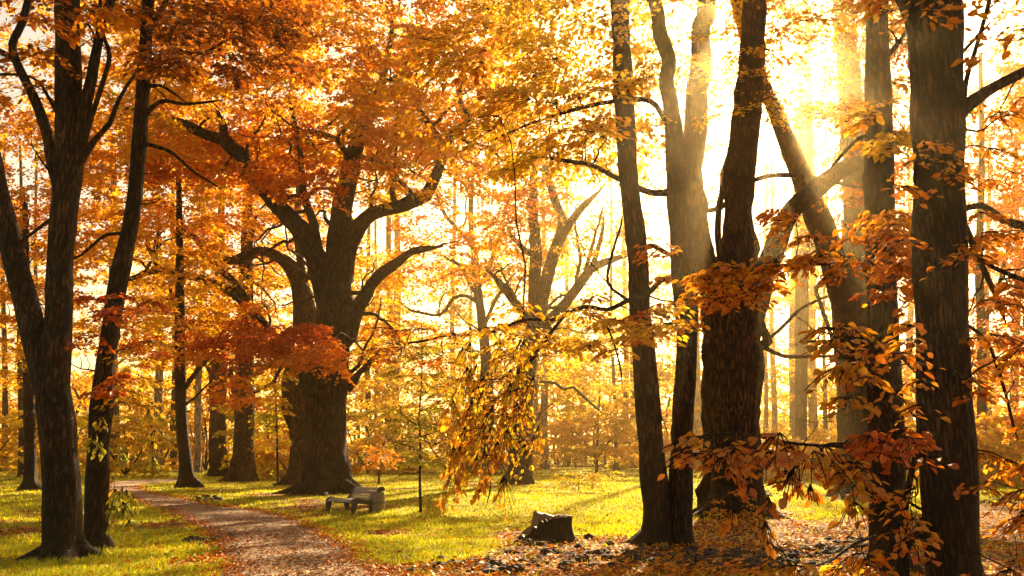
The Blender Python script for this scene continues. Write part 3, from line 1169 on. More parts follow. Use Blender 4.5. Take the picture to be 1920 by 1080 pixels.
tree('beech_tree', 'slender leaning dark trunk touching the thick forked trunk, small yellow leaves clinging to it',
     (180, 1030), [
         [(180, 1030, 62), (180, 1005, 46), (182, 920, 42), (186, 820, 41), (192, 740, 39), (198, 680, 35), (208, 610, 33), (220, 540, 35), (232, 480, 34), (243, 430, 30), (252, 370, 29), (259, 300, 27), (266, 200, 25), (272, 100, 24), (278, 0, 23), (282, -60, 22)],
         [(262, 230, 9), (300, 190, 8), (345, 195, 6), (400, 190, 4)],
         [(240, 440, 8), (200, 440, 6), (150, 480, 5), (120, 490, 4)],
         [(274, 120, 9), (320, 95, 7), (380, 100, 6), (450, 60, 5), (520, 40, 4)],
         [(270, 60, 12), (300, 20, 10), (340, -60, 8)],
         [(275, 270, 8), (320, 285, 6), (360, 320, 5), (400, 345, 4)],
         [(268, 165, 8), (300, 160, 6), (340, 185, 4)],
     ],
     fol=[fol(150, 560, -420, 10, 11, 18, 110, 'dark', .7, 80, .12, gap=1.2), fol(270, 560, 0, 140, 12, 15.5, 46, 'rust', .55, 70, .12),
          fol(150, 290, 545, 620, 13.3, 14.2, 8, 'red', .40, 60, .10), fol(165, 235, 690, 740, 13.2, 14, 4, 'red', .30, 60, .10),
          fol(150, 310, 760, 930, 13, 14, 9, 'lime', .24, 22, .085, hang=True), fol(215, 320, 640, 780, 13.5, 15.5, 8, 'gold', .45, 46, .09)],
     group=NEAR, sides=22, ridges=.04, single=200, bare=30, step=.14)

tree('oak_tree', 'massive old oak behind the bench, broad furrowed trunk, bare upswept limb on its right',
     (613, 925), [
         [(613, 925, 122), (612, 900, 92), (612, 850, 78), (610, 800, 76), (611, 750, 76), (609, 700, 92), (618, 660, 76), (626, 620, 62), (628, 570, 62), (630, 525, 52), (632, 480, 44), (636, 430, 41), (643, 380, 38), (654, 330, 36), (664, 285, 31), (684, 235, 24), (705, 190, 18), (722, 130, 13), (735, 60, 9)],
         [(618, 600, 34), (608, 545, 40), (596, 495, 40), (580, 455, 38), (560, 425, 34), (533, 398, 31), (505, 368, 27), (482, 345, 27), (462, 312, 25), (440, 280, 25), (418, 262, 24), (385, 250, 20), (350, 238, 18), (318, 226, 15), (290, 214, 12), (262, 206, 9), (235, 204, 6)],
         [(428, 276, 16), (421, 252, 15), (416, 230, 12)],
         [(636, 560, 30), (645, 505, 35), (656, 460, 33), (672, 425, 30), (695, 402, 27), (730, 392, 24), (765, 380, 25), (798, 364, 23), (812, 335, 20), (826, 305, 18), (832, 278, 16), (850, 255, 15), (872, 230, 14), (884, 215, 12), (868, 200, 10), (862, 175, 8), (870, 140, 6)],
         [(832, 280, 16), (815, 250, 14), (798, 222, 12), (786, 205, 10), (788, 175, 9), (770, 160, 8), (735, 150, 7), (700, 160, 5)],
         [(745, 388, 14), (735, 360, 11), (742, 335, 8)],
         [(660, 640, 16), (664, 605, 22), (676, 570, 24), (698, 535, 22), (722, 508, 20), (748, 488, 17), (772, 474, 14), (797, 469, 11)],
         [(700, 540, 10), (680, 548, 9), (655, 548, 8)],
         [(648, 725, 26), (662, 712, 18), (672, 698, 11)],
         [(598, 470, 18), (588, 420, 17), (575, 380, 15), (566, 330, 12), (560, 270, 10), (545, 200, 7)],
         [(655, 300, 13), (632, 262, 12), (600, 250, 10), (570, 245, 9), (540, 262, 7)],
         [(665, 290, 12), (700, 300, 9), (728, 310, 8), (735, 330, 6)],
         [(672, 700, 9), (690, 690, 7), (700, 672, 5)],
     ],
     fol=[fol(220, 980, -160, 190, 27, 41, 760, 'oak', 1.1, 100, .16, gap=2.4, cut=-.35), fol(220, 980, 190, 320, 34, 42, 240, 'oak', 1.1, 100, .16, gap=2.4, cut=-.35), fol(470, 740, 230, 340, 29, 33, 44, 'redgold', .9, 90, .15, gap=1.8), fol(250, 480, 240, 330, 35, 40, 60, 'redgold', 1.0, 90, .15),
          fol(480, 640, 320, 385, 30, 32, 12, 'redgold', .7, 90, .14), fol(360, 600, 600, 640, 28, 31.5, 34, 'red', .8, 120, .12, droop=.45), fol(440, 640, 635, 690, 27.5, 30.5, 36, 'redgold', .7, 110, .12, droop=.5), fol(380, 600, 625, 675, 27.5, 31, 22, 'red', .8, 110, .12, droop=.4),
          fol(230, 400, 620, 665, 27.5, 32, 16, 'redgold', .8, 100, .12, droop=.4),
          fol(640, 960, 240, 370, 30, 40, 85, 'gold', .9, 100, .14, gap=2.0), fol(640, 800, 150, 260, 30, 36, 40, 'gold', .9, 100, .14)],
     group=OAKS, bark=M_OAK, sides=34, ridges=.16, bare=210, boughs=48, step=.3)

tree('oak_tree', 'old oak with furrowed trunk painted lit red-brown, standing half hidden behind the massive oak',
     (562, 910), [
         [(562, 910, 66), (566, 870, 46), (566, 810, 38), (563, 770, 44), (558, 735, 56), (562, 700, 56), (570, 650, 48), (572, 600, 42), (566, 550, 36), (556, 520, 30), (545, 500, 28), (525, 484, 21), (500, 472, 17), (470, 474, 17), (440, 488, 17), (415, 490, 15), (392, 476, 14), (370, 450, 12), (345, 425, 11), (322, 400, 9), (305, 375, 7)],
         [(560, 680, 26), (530, 650, 24), (505, 625, 22), (485, 596, 21), (460, 566, 21), (430, 545, 18), (400, 530, 16), (370, 520, 15), (335, 512, 13), (300, 505, 12), (268, 512, 11), (240, 525, 8)],
         [(470, 576, 15), (450, 545, 14), (425, 515, 13), (400, 495, 11)],
         [(300, 508, 10), (285, 475, 9), (275, 450, 8), (285, 440, 5)],
         [(535, 745, 16), (532, 755, 18), (536, 770, 14)],
         [(330, 512, 8), (320, 540, 7), (330, 580, 6), (350, 610, 5)],
         [(572, 610, 22), (570, 550, 17), (562, 480, 15), (556, 420, 12), (560, 360, 13), (556, 280, 9)],
     ],
     fol=[fol(90, 620, 80, 450, 40, 52, 330, 'oak', 1.2, 100, .16, gap=2.6), fol(240, 560, 470, 620, 45, 54, 80, 'gold', 1.1, 90, .16, gap=2.2),
          fol(400, 500, 690, 760, 38, 42, 16, 'redgold', .8, 80, .14), fol(460, 500, 560, 600, 38, 42, 8, 'redgold', .8, 80, .14)],
     group=OAKS, bark=M_OAK2, sides=26, ridges=.12, bare=150, boughs=20, step=.35)

tree('forked_tree', 'V-shaped pair of slim trunks rising from one base right of the broken stump',
     (1226, 1020), [
         [(1226, 1020, 92), (1232, 1000, 62), (1233, 960, 54), (1226, 900, 51), (1220, 830, 49), (1213, 740, 46), (1207, 660, 43), (1201, 590, 41), (1197, 500, 39), (1190, 430, 38), (1182, 370, 38), (1176, 290, 37), (1171, 200, 36), (1166, 100, 35), (1162, 0, 34), (1158, -60, 33)],
         [(1272, 1042, 66), (1272, 1000, 52), (1276, 950, 45), (1277, 860, 42), (1281, 780, 41), (1286, 700, 41), (1287, 620, 42), (1285, 540, 44), (1280, 460, 42), (1272, 380, 37), (1265, 300, 34), (1258, 200, 31), (1250, 100, 29), (1235, 40, 26), (1215, -60, 23)],
         [(1292, 500, 12, 0), (1270, 518, 11, -.4), (1240, 526, 10, -.9), (1212, 553, 10, -1.4), (1180, 562, 9, -1.8), (1140, 580, 8, -2.2), (1095, 575, 8, -2.5), (1040, 597, 7, -2.8), (980, 600, 6, -3.1), (910, 626, 5, -3.3), (850, 628, 4, -3.4), (790, 640, 5, -3.5), (740, 645, 3, -3.5)],
         [(1180, 565, 6, -1.8), (1140, 530, 6, -2), (1150, 470, 5, -2), (1165, 420, 4, -2)],
         [(1060, 590, 6, -2.7), (1020, 640, 7, -2.8), (985, 690, 7, -2.9), (960, 730, 6, -3), (940, 780, 5, -3), (925, 850, 4, -3), (918, 925, 3, -3)],
         [(1100, 590, 5, -2.5), (1130, 600, 4, -2.6), (1150, 640, 4, -2.6), (1165, 700, 3, -2.6)],
         [(1255, 240, 12), (1220, 190, 10), (1150, 190, 9), (1080, 205, 7), (1000, 230, 5), (930, 260, 4)],
         [(1262, 360, 17), (1225, 362, 13), (1190, 350, 12), (1150, 330, 10), (1110, 310, 9), (1050, 300, 7)],
         [(1196, 480, 11), (1220, 460, 10), (1260, 480, 8)],
     ],
     fol=[fol(850, 985, 650, 840, 10.4, 12.6, 30, 'gold', .36, 24, .076, hang=True), fol(850, 985, 650, 860, 10.4, 12.6, 26, 'oak', .34, 26, .076), fol(850, 1000, 700, 930, 10.4, 12.4, 26, 'yellow', .36, 22, .074, hang=True),
          fol(830, 930, 760, 930, 10.6, 12.0, 9, 'gold', .36, 34, .11, hang=True),
          fol(700, 860, 610, 690, 11, 12.8, 15, 'redgold', .34, 26, .085),
          fol(900, 1290, 560, 660, 11, 14.5, 30, 'gold', .42, 42, .11), fol(1170, 1260, 470, 640, 12.6, 14.2, 12, 'redgold', .36, 34, .115),
          fol(880, 1290, -420, 30, 10, 19, 60, 'gold', .8, 70, .12, gap=1.5, single=False), fol(760, 1010, 20, 260, 11, 16, 40, 'oak', .7, 70, .12, gap=1.4, single=False), fol(930, 1230, -60, 330, 15, 26, 190, 'gold', .8, 70, .13, gap=1.6, single=False),
          fol(1040, 1240, 120, 260, 12, 15, 16, 'gold', .5, 50, .12)],
     group=NEAR, sides=26, ridges=.04, single=300, bare=34, step=.14)

tree('oak_tree', 'broad dark oak with several thick upright stems just right of the V-shaped pair',
     (1378, 968), [
         [(1378, 968, 150), (1378, 945, 112), (1378, 900, 94), (1377, 840, 92), (1375, 760, 96), (1373, 690, 104), (1372, 620, 110), (1374, 560, 112), (1380, 510, 86), (1384, 450, 60), (1384, 390, 54), (1388, 330, 54), (1394, 270, 54), (1402, 200, 52), (1410, 100, 46), (1415, 0, 42), (1418, -60, 40)],
         [(1352, 600, 50), (1334, 540, 48), (1318, 480, 46), (1306, 420, 44), (1300, 360, 43), (1298, 300, 42), (1302, 240, 42), (1308, 160, 40), (1315, 80, 36), (1322, -60, 32)],
         [(1405, 600, 50), (1428, 530, 46), (1446, 480, 40), (1468, 430, 37), (1492, 390, 36), (1525, 355, 36), (1560, 332, 32), (1595, 312, 28), (1625, 290, 24), (1660, 270, 18), (1700, 250, 10)],
         [(1350, 480, 14), (1346, 420, 13), (1352, 360, 12), (1362, 310, 11)],
         [(1335, 470, 12), (1320, 440, 10), (1300, 400, 9), (1350, 390, 10), (1390, 350, 9), (1440, 330, 9), (1500, 330, 9), (1560, 340, 8), (1600, 350, 6)],
         [(1428, 650, 20), (1440, 640, 20), (1436, 628, 16)],
         [(1435, 652, 8), (1470, 668, 8), (1520, 668, 7), (1560, 668, 5)],
         [(1420, 650, 7), (1460, 620, 7), (1500, 580, 6), (1540, 560, 5)],
         [(1360, 640, 60, .8), (1350, 720, 66, .8), (1348, 850, 60, .8), (1345, 960, 66, .8)],
     ],
     fol=[fol(1180, 1620, -340, 0, 17, 27, 40, 'gold', 1.0, 70, .14, gap=2.0), fol(1440, 1760, -40, 220, 19, 36, 190, 'redgold', 1.0, 70, .14, gap=2.0), fol(1180, 1460, -40, 200, 19, 36, 130, 'gold', 1.0, 70, .14, gap=2.0), fol(1300, 1500, 180, 260, 19, 22, 5, 'gold', .6, 60, .12)],
     group=OAKS, bark=M_OAK, sides=34, ridges=.13, bare=40, step=.22)

tree('oak_tree', 'stout furrowed trunk splitting into two stems, right of the broad dark oak',
     (1606, 932), [
         [(1606, 932, 84), (1606, 900, 66), (1604, 850, 64), (1600, 780, 60), (1598, 700, 58), (1592, 620, 56), (1582, 560, 52), (1568, 510, 48), (1552, 460, 46), (1535, 410, 48), (1512, 355, 40), (1490, 300, 35), (1470, 250, 31), (1450, 200, 28), (1425, 140, 25), (1395, 60, 22), (1370, -60, 18)],
         [(1606, 640, 44), (1602, 560, 46), (1600, 470, 46), (1603, 400, 44), (1603, 320, 43), (1600, 240, 42), (1592, 160, 40), (1584, 60, 37), (1578, -60, 34)],
         [(1560, 520, 12), (1530, 540, 9), (1550, 600, 8), (1560, 640, 6)],
     ],
     fol=[fol(1380, 1760, -300, 80, 25, 36, 120, 'gold', 1.1, 90, .15, gap=2.4), fol(1560, 1780, 60, 520, 26, 38, 120, 'redgold', 1.0, 90, .15, gap=2.0)],
     group=OAKS, bark=M_OAK, sides=30, ridges=.12, bare=30, step=.3)

tree('forest_tree', 'tall straight grey-brown trunk seen between the two leaning stems in the brightest glow',
     (1500, 892), [
         [(1500, 892, 30), (1502, 800, 22), (1503, 650, 24), (1504, 500, 26), (1506, 350, 32), (1506, 200, 33), (1502, 80, 33), (1495, -60, 32)]],
     fol=[fol(1190, 1700, 130, 470, 42, 54, 190, 'gold', 1.2, 60, .17, gap=2.5)], group=MIDG, bark=M_FAR, sides=14, bare=20, step=.6)

tree('beech_tree', 'straight dark trunk crossed by orange leaf sprays, just left of the nearest trunk',
     (1668, 1066), [
         [(1668, 1066, 104), (1667, 1040, 74), (1665, 980, 66), (1664, 900, 63), (1661, 800, 62), (1658, 700, 60), (1654, 600, 57), (1650, 500, 54), (1650, 400, 53), (1649, 300, 52), (1647, 200, 48), (1645, 100, 45), (1643, 0, 43), (1641, -60, 42)],
         [(1652, 500, 12, 0), (1680, 460, 12, -.3), (1720, 430, 12, -.6), (1790, 400, 12, -.8), (1840, 385, 13, -.9), (1880, 412, 15, -1), (1935, 428, 16, -1)],
         [(1650, 520, 9, 0), (1600, 500, 8, -.8), (1540, 495, 7, -1.4), (1460, 498, 6, -1.8), (1380, 505, 5, -2.1), (1310, 515, 4, -2.3)],
         [(1645, 250, 10), (1610, 260, 8), (1570, 300, 6)],
         [(1650, 120, 10), (1700, 60, 9), (1740, -20, 7)],
         [(1650, 640, 8, 0), (1620, 640, 7, -1.2), (1570, 640, 6, -2.2), (1520, 640, 4, -2.8)],
     ],
     fol=[fol(1290, 1460, 485, 560, 9.6, 10.8, 22, 'redgold', .32, 30, .12, droop=.5), fol(1440, 1720, 390, 500, 9.6, 11.8, 34, 'redgold', .40, 34, .115, droop=.5),
          fol(1540, 1720, 470, 560, 9.6, 11.6, 12, 'redgold', .34, 30, .115, droop=.5),
          fol(1480, 1760, -350, 30, 9, 15, 46, 'gold', .7, 60, .12, gap=1.4, single=False), fol(1580, 1700, 130, 330, 10, 12, 16, 'gold', .32, 26, .12, single=False)],
     group=NEAR, sides=26, ridges=.04, single=300, bare=24, step=.14)

tree('beech_tree', 'nearest and darkest trunk, thick and nearly straight, framed by red leaves on its right',
     (1790, 1150), [
         [(1790, 1150, 130), (1788, 1090, 101), (1783, 1000, 97), (1779, 900, 96), (1775, 800, 95), (1770, 700, 92), (1766, 600, 89), (1762, 500, 89), (1760, 400, 90), (1760, 300, 90), (1758, 200, 92), (1755, 100, 90), (1750, 20, 94), (1745, -60, 90)],
         [(1775, 240, 30), (1806, 205, 28), (1835, 182, 25), (1870, 160, 20), (1930, 130, 16)],
         [(1806, 205, 9), (1812, 150, 9), (1830, 90, 8), (1850, 20, 8), (1870, -60, 7)],
         [(1730, 60, 40), (1705, 0, 44), (1690, -60, 40)],
         [(1775, 470, 10), (1820, 470, 9), (1860, 500, 9), (1930, 530, 9)],
         [(1740, 822, 8, -.4), (1700, 830, 9, -1.0), (1640, 836, 8, -1.6), (1560, 836, 7, -2.1), (1480, 830, 6, -2.5), (1400, 815, 5, -2.8), (1330, 815, 4, -3.0), (1270, 830, 3, -3.1)],
         [(1745, 690, 8, -.3), (1710, 680, 8, -1.2), (1650, 650, 7, -2.0), (1590, 640, 5, -2.4), (1520, 640, 3, -2.7)],
         [(1735, 500, 9), (1722, 640, 8), (1722, 760, 9), (1722, 830, 10), (1700, 930, 12), (1690, 1010, 18), (1690, 1090, 24)],
         [(1750, 1010, 7, -.5), (1700, 1000, 7, -1.2), (1660, 1002, 6, -1.8), (1600, 1020, 5, -2.1), (1560, 1050, 4, -2.3), (1480, 1075, 3, -2.5)],
         [(1720, 400, 7), (1715, 330, 6), (1725, 250, 5), (1790, 120, 6), (1840, 60, 5)],
         [(1800, 400, 12, 1), (1830, 470, 12, 1.4), (1870, 560, 10, 1.4)],
         [(1800, 600, 7, .8), (1850, 640, 7, .8), (1880, 720, 6, .8), (1900, 800, 5, .8)],
     ],
     fol=[fol(1270, 1460, 810, 865, 5.3, 6.2, 11, 'redgold', .20, 20, .088, droop=.7), fol(1440, 1620, 830, 880, 5.4, 6.6, 12, 'redgold', .20, 15, .088, droop=.8),
          fol(1600, 1720, 805, 850, 5.8, 7.2, 12, 'red', .22, 18, .088, droop=.6), fol(1500, 1720, 610, 690, 5.8, 7.4, 15, 'redgold', .22, 18, .088, droop=.7),
          fol(1570, 1720, 700, 760, 5.8, 7.4, 8, 'redgold', .20, 16, .088, droop=.7),
          fol(1600, 1720, 900, 1060, 5.6, 7, 9, 'redgold', .20, 16, .088, droop=.8), fol(1330, 1560, 880, 1000, 5.4, 6.8, 8, 'redgold', .14, 9, .085, hang=True),
          fol(1330, 1640, 1062, 1100, 5.2, 6.6, 10, 'gold', .18, 18, .085),
          fol(1830, 2060, 520, 860, 7.5, 10, 30, 'redgold', .30, 26, .092, droop=.6), fol(1830, 2060, 860, 1100, 7, 9.5, 26, 'redgold', .28, 24, .092, droop=.6),
          fol(1690, 2100, 180, 480, 7.6, 11, 34, 'redgold', .32, 28, .092, droop=.5),
          fol(1640, 2200, -360, 60, 7, 13, 60, 'redgold', .6, 50, .12, gap=1.3, single=False)],
     group=NEAR, sides=30, ridges=.05, single=300, bare=40, step=.12)

# middle distance, each traced
tree('forest_tree', 'thick light-brown trunk with spreading root flare beside the far bend of the path',
     (453, 902), [
         [(453, 902, 64), (455, 885, 48), (456, 850, 40), (458, 800, 37), (458, 740, 35), (459, 690, 33), (460, 620, 30), (461, 540, 26), (463, 450, 21), (465, 350, 16), (466, 250, 12)],
         [(470, 715, 12), (482, 700, 10), (495, 690, 9), (505, 688, 5)],
         [(448, 700, 12), (438, 690, 11), (430, 700, 10)]],
     fol=[fol(340, 760, 60, 640, 42, 58, 430, 'gold', 1.5, 90, .2, gap=3)], group=MIDG, bark=M_OAK2, sides=24, ridges=.10, bare=40, step=.5)
tree('forest_tree', 'short red-brown trunk with knobby crooked top just left of the thick light-brown trunk',
     (409, 893), [
         [(409, 893, 40), (409, 875, 32), (408, 830, 31), (408, 770, 30), (408, 710, 31), (408, 690, 34), (412, 640, 22), (414, 560, 18), (415, 450, 14), (415, 330, 10)],
         [(400, 700, 16), (390, 685, 13), (378, 680, 10), (366, 700, 8), (350, 720, 6)],
         [(416, 700, 14), (432, 694, 12), (436, 720, 9), (440, 745, 7)]],
     fol=[fol(260, 540, 100, 660, 52, 64, 280, 'gold', 1.6, 80, .22, gap=3)], group=MIDG, bark=M_OAK2, sides=18, ridges=.08, bare=40, step=.5)
tree('forest_tree', 'dark slanting trunk with splayed roots on the grass strip along the path bend',
     (354, 915), [
         [(354, 915, 46), (350, 895, 28), (347, 860, 24), (343, 820, 23), (340, 770, 21), (338, 710, 20), (337, 650, 19), (337, 560, 17), (337, 470, 14), (336, 380, 11), (334, 280, 8)],
         [(345, 730, 9), (362, 706, 9), (375, 690, 8), (386, 680, 7)],
         [(346, 760, 6), (366, 745, 5), (385, 725, 4)]],
     fol=[fol(150, 420, -80, 640, 32, 46, 480, 'gold', 1.1, 90, .17, gap=2.4)], group=MIDG, sides=16, bare=50, step=.4)
tree('forest_tree', 'slim dark trunk on the grass left of the thick forked trunk',
     (57, 919), [
         [(57, 919, 40), (57, 900, 25), (57, 860, 21), (56, 810, 20), (54, 750, 19), (53, 690, 17), (51, 600, 14), (49, 500, 12), (47, 380, 9)]],
     fol=[fol(-240, 190, -80, 640, 30, 48, 760, 'oak', 1.1, 90, .16, gap=2.4), fol(-100, 100, 600, 720, 34, 44, 24, 'gold', .9, 80, .15, gap=2)], group=MIDG, sides=14, bare=50, step=.4)
tree('oak_tree', 'old tree with two rising limbs and a weathered pale trunk, behind the hanging golden branch',
     (970, 908), [
         [(970, 908, 66), (974, 890, 48), (976, 850, 42), (979, 790, 40), (983, 730, 37), (990, 670, 34), (1000, 620, 32), (1012, 580, 28), (1024, 530, 24), (1038, 480, 22), (1052, 440, 22), (1056, 418, 18), (1044, 385, 15), (1032, 350, 13), (1020, 310, 9)],
         [(1004, 620, 22), (1036, 596, 20), (1062, 565, 20), (1085, 532, 19), (1108, 503, 18), (1135, 488, 14), (1165, 482, 9)],
         [(1052, 445, 18), (1072, 415, 16), (1092, 388, 13), (1112, 368, 9)],
         [(1110, 502, 12), (1122, 465, 9), (1130, 420, 6)],
         [(990, 600, 14), (960, 560, 15), (940, 535, 14), (925, 518, 8)],
         [(1002, 640, 20, 2), (1003, 540, 23, 2), (1003, 480, 23, 2), (1003, 430, 20, 2), (998, 380, 17, 2), (1004, 320, 12, 2)],
         [(1002, 476, 16, 2), (985, 472, 12, 2), (968, 452, 9, 2)],
         [(1012, 715, 5), (1040, 718, 6), (1056, 730, 6), (1075, 726, 6), (1095, 745, 5), (1118, 765, 4)]],
     fol=[fol(880, 1220, 0, 500, 40, 54, 380, 'gold', 1.0, 80, .16, gap=2.4, cut=-.2), fol(930, 1060, 280, 420, 40, 46, 22, 'redgold', 1.0, 90, .16),
          fol(960, 1240, 560, 740, 50, 60, 40, 'yellow', 1.1, 80, .17, gap=2.4)], group=MIDG, bark=M_OAK2, sides=24, ridges=.10, bare=150, boughs=14, step=.4)
tree('forest_tree', 'slender crooked tree with many thin bare boughs left of the hanging golden branch',
     (914, 890), [
         [(914, 890, 30), (914, 840, 22), (916, 760, 21), (912, 690, 20), (908, 640, 19), (902, 590, 17), (894, 530, 15), (890, 480, 14), (886, 455, 12), (882, 400, 9), (886, 340, 7), (895, 280, 5)],
         [(888, 460, 9), (868, 440, 9), (850, 420, 8), (832, 400, 7), (822, 375, 6)],
         [(896, 540, 10), (912, 515, 9), (925, 480, 9), (938, 450, 7), (945, 410, 6), (955, 370, 5)],
         [(898, 570, 8), (875, 555, 7), (850, 560, 7), (825, 590, 6), (770, 582, 5), (755, 570, 4)],
         [(900, 560, 8), (880, 530, 8), (865, 500, 7), (840, 485, 6)],
         [(905, 620, 7), (930, 560, 7), (960, 520, 5)]],
     fol=[fol(720, 1040, 120, 520, 46, 60, 340, 'oak', 1.4, 80, .19, gap=3)], group=MIDG, sides=14, bare=140, boughs=10, step=.5)

# slim trees at the far edge: (px, py base, width at base, lean, top width factor, pale?, foliage mix, label)
FARS = [
    (297, 885, 17, 2, 'P', 'lime', 'pale blotched trunk beyond the path end, right of the slender leaning trunk'),
    (371, 886, 14, 12, 'P', 'yellow', 'thin pale leaning trunk between the slanting dark trunk and the knobby red-brown one'),
    (326, 880, 14, 0, 'F', 'lime', 'short brown trunk directly behind the dark slanting trunk'),
    (40, 893, 12, -3, 'F', 'yellow', 'thin trunk left of the slim dark trunk on the far left grass'),
    (70, 886, 10, -2, 'F', 'oak', 'thin trunk touching the right side of the slim dark trunk, far left'),
    (8, 884, 12, -2, 'F', 'oak', 'thin trunk closest to the left border of the wood'),
    (212, 884, 26, 0, 'F', 'gold', 'broad dim trunk wrapped in leaves where the path disappears'),
    (690, 872, 12, 0, 'F', 'lime', 'first dark upright trunk right of the massive oak'),
    (705, 868, 8, 1, 'P', 'lime', 'very thin pale trunk right behind the bench end'),
    (728, 873, 17, 4, 'F', 'lime', 'brown trunk behind the young sapling beside the bench'),
    (742, 862, 20, 2, 'P', 'lime', 'thick pale trunk with knot, deep in yellow leaves behind the lone sapling'),
    (850, 868, 12, 0, 'P', 'yellow', 'pale straight trunk left of the hanging golden branch'),
    (884, 866, 8, 0, 'F', 'yellow', 'narrow dark trunk seen through the hanging golden branch'),
    (1002, 882, 15, 6, 'P', 'yellow', 'first of two white-barked trunks right of the weathered old trunk'),
    (1022, 880, 15, -2, 'P', 'yellow', 'second of two white-barked trunks, left of the yellow bush'),
    (1062, 870, 11, 3, 'F', 'lime', 'thin trunk rising behind the left half of the yellow bush'),
    (1155, 882, 8, -14, 'F', 'lime', 'slim trunk standing in front of the yellow bush'),
    (1172, 866, 13, 0, 'F', 'lime', 'dark trunk with a side bough right of the yellow bush'),
    (1187, 864, 18, 2, 'F', 'lime', 'short thick trunk next to the V-shaped pair'),
    (1306, 880, 17, 4, 'P', 'yellow', 'mottled white trunk squeezed between the V-shaped pair and the broad dark oak'),
    (1434, 858, 9, 2, 'F', 'yellow', 'thin dark trunk in front of the white house, beside the broad dark oak'),
    (1452, 868, 12, -8, 'P', 'yellow', 'pale slightly leaning trunk, second right of the broad dark oak'),
    (1489, 872, 22, 2, 'F', 'yellow', 'mottled thick trunk in the middle of the gap right of the broad dark oak'),
    (1525, 872, 19, -2, 'P', 'yellow', 'grey mottled trunk right of the thick one in the gap'),
    (1547, 864, 8, 0, 'F', 'amber_', 'dark thin trunk beside the stout splitting trunk'),
    (1706, 870, 16, 0, 'F', 'redgold', 'trunk glimpsed between the rust-leaved trunk and the nearest one'),
    (1850, 876, 14, 4, 'F', 'redgold', 'trunk hidden in red leaves right of the nearest trunk'),
    (1903, 884, 18, 4, 'F', 'redgold', 'farthest right trunk, behind red leaves over the litter'),
]
MIX['amber_'] = MIX['gold']
for (px, py, w, lean, kind, mix, lab) in FARS:
    g_ = ground(px, py)
    d_ = min(max(g_[1], 46), 100)
    mid = px < 1120 or px > 1600
    top = 260 if mid else 240
    ph = RNG.uniform(0, 6)
    lm = [(px + lean * k / 6.0 + (2.5 * math.sin(k * 1.3 + ph) if k else 0), py - k * (py - top) / 6.0, w * (1.25 if k == 0 else (1 - .105 * k))) for k in range(7)]
    lm.insert(1, (px, py - 16, w))
    hw = 115 if mid else 75
    fl = [fol(px - hw, px + hw, 120 if mid else 330, 560 if mid else 640, d_ - 7, d_ + 8, 130 if mid else 30, mix, 1.9, 74, .34, gap=4, cut=-.2, zmax=13)]
    if 240 < px < 1250:
        fl.append(fol(px - 90, px + 90, 600, 700, d_ - 6, d_ + 8, 14, mix if mix != 'rust' else 'gold', 1.7, 70, .32, gap=4))
    tree('forest_tree', lab, (px, py), [lm], fol=fl, group=FARG, bark=M_PALE if kind == 'P' else M_FAR, sides=12, bare=26, step=.8, depth=d_)

# crowns that stand right of the nearest trunk and behind it
for (px, py, w, mix, lab) in [(1838, 905, 20, 'redgold', 'orange-crowned tree beyond the litter right of the nearest trunk'), (1985, 915, 24, 'redgold', 'red-orange tree whose crown fills the right border'),
                              (1722, 892, 16, 'redgold', 'orange tree with a slim trunk just left of the nearest trunk')]:
    g_ = ground(px, py)
    lm = [(px, py, w * 1.3), (px, py - 20, w), (px + 4, 700, w * .85), (px - 2, 500, w * .7), (px + 3, 300, w * .55), (px, 100, w * .35)]
    tree('forest_tree', lab, (px, py), [lm, [(px, 620, w * .5), (px + 40, 520, w * .4), (px + 60, 400, w * .3)], [(px, 520, w * .5), (px - 40, 440, w * .35), (px - 60, 330, w * .25)]],
         fol=[fol(px - 110, px + 160, -120, 700, g_[1] - 6, g_[1] + 9, 330, mix, 1.1, 90, .18, gap=2.4, cut=-.3), fol(px - 80, px + 90, 660, 830, g_[1] - 4, g_[1] + 5, 40, mix, .9, 80, .15, gap=2)],
         group=MIDG, sides=14, bare=60, step=.4)

# ------------------------------------------------------------------ saplings and bushes
SAPG = 'young saplings in the meadow'
tree('sapling', 'thin lone sapling with sparse yellow leaves standing right of the bench', (789, 961),
     [[(789, 961, 5.5), (787, 900, 4.5), (788, 840, 4), (786, 780, 3.5), (790, 720, 3), (792, 660, 2.2), (790, 610, 1.6)],
      [(788, 885, 3), (775, 888, 2.5), (760, 886, 2), (745, 895, 1.5)], [(787, 800, 3), (770, 790, 2.5), (752, 775, 2)], [(788, 770, 3), (815, 760, 2), (840, 752, 1.5)],
      [(787, 845, 3), (765, 835, 2), (745, 830, 1.5)], [(787, 820, 3), (810, 812, 2), (830, 805, 1.5)]],
     fol=[fol(720, 860, 640, 870, 21.5, 25, 80, 'lime', .42, 40, .10)], group=SAPG, sides=8, ext=0, bare=10, step=.2, zmin=.6, cat='sapling')
tree('sapling', 'tiny sapling with an umbrella of yellow leaves right behind the bench back', (710, 909),
     [[(710, 909, 5), (711, 890, 4), (712, 870, 3.5), (711, 850, 2.5)], [(712, 872, 3), (722, 863, 2), (732, 860, 1.5)], [(712, 872, 3), (702, 864, 2), (694, 862, 1.5)]],
     fol=[fol(672, 750, 836, 872, 42, 46, 18, 'gold', .55, 46, .13)], group=SAPG, sides=8, ext=0, step=.3, zmin=.5, cat='sapling')
tree('sapling', 'slim sapling with yellow-green leaves in the gap left of the massive oak', (521, 908),
     [[(521, 908, 4.5), (520, 860, 4), (519, 800, 4), (517, 740, 3), (517, 690, 2)]],
     fol=[fol(478, 556, 700, 850, 40, 48, 34, 'lime', .7, 60, .14)], group=SAPG, sides=8, ext=0, bare=6, step=.4, cat='sapling')
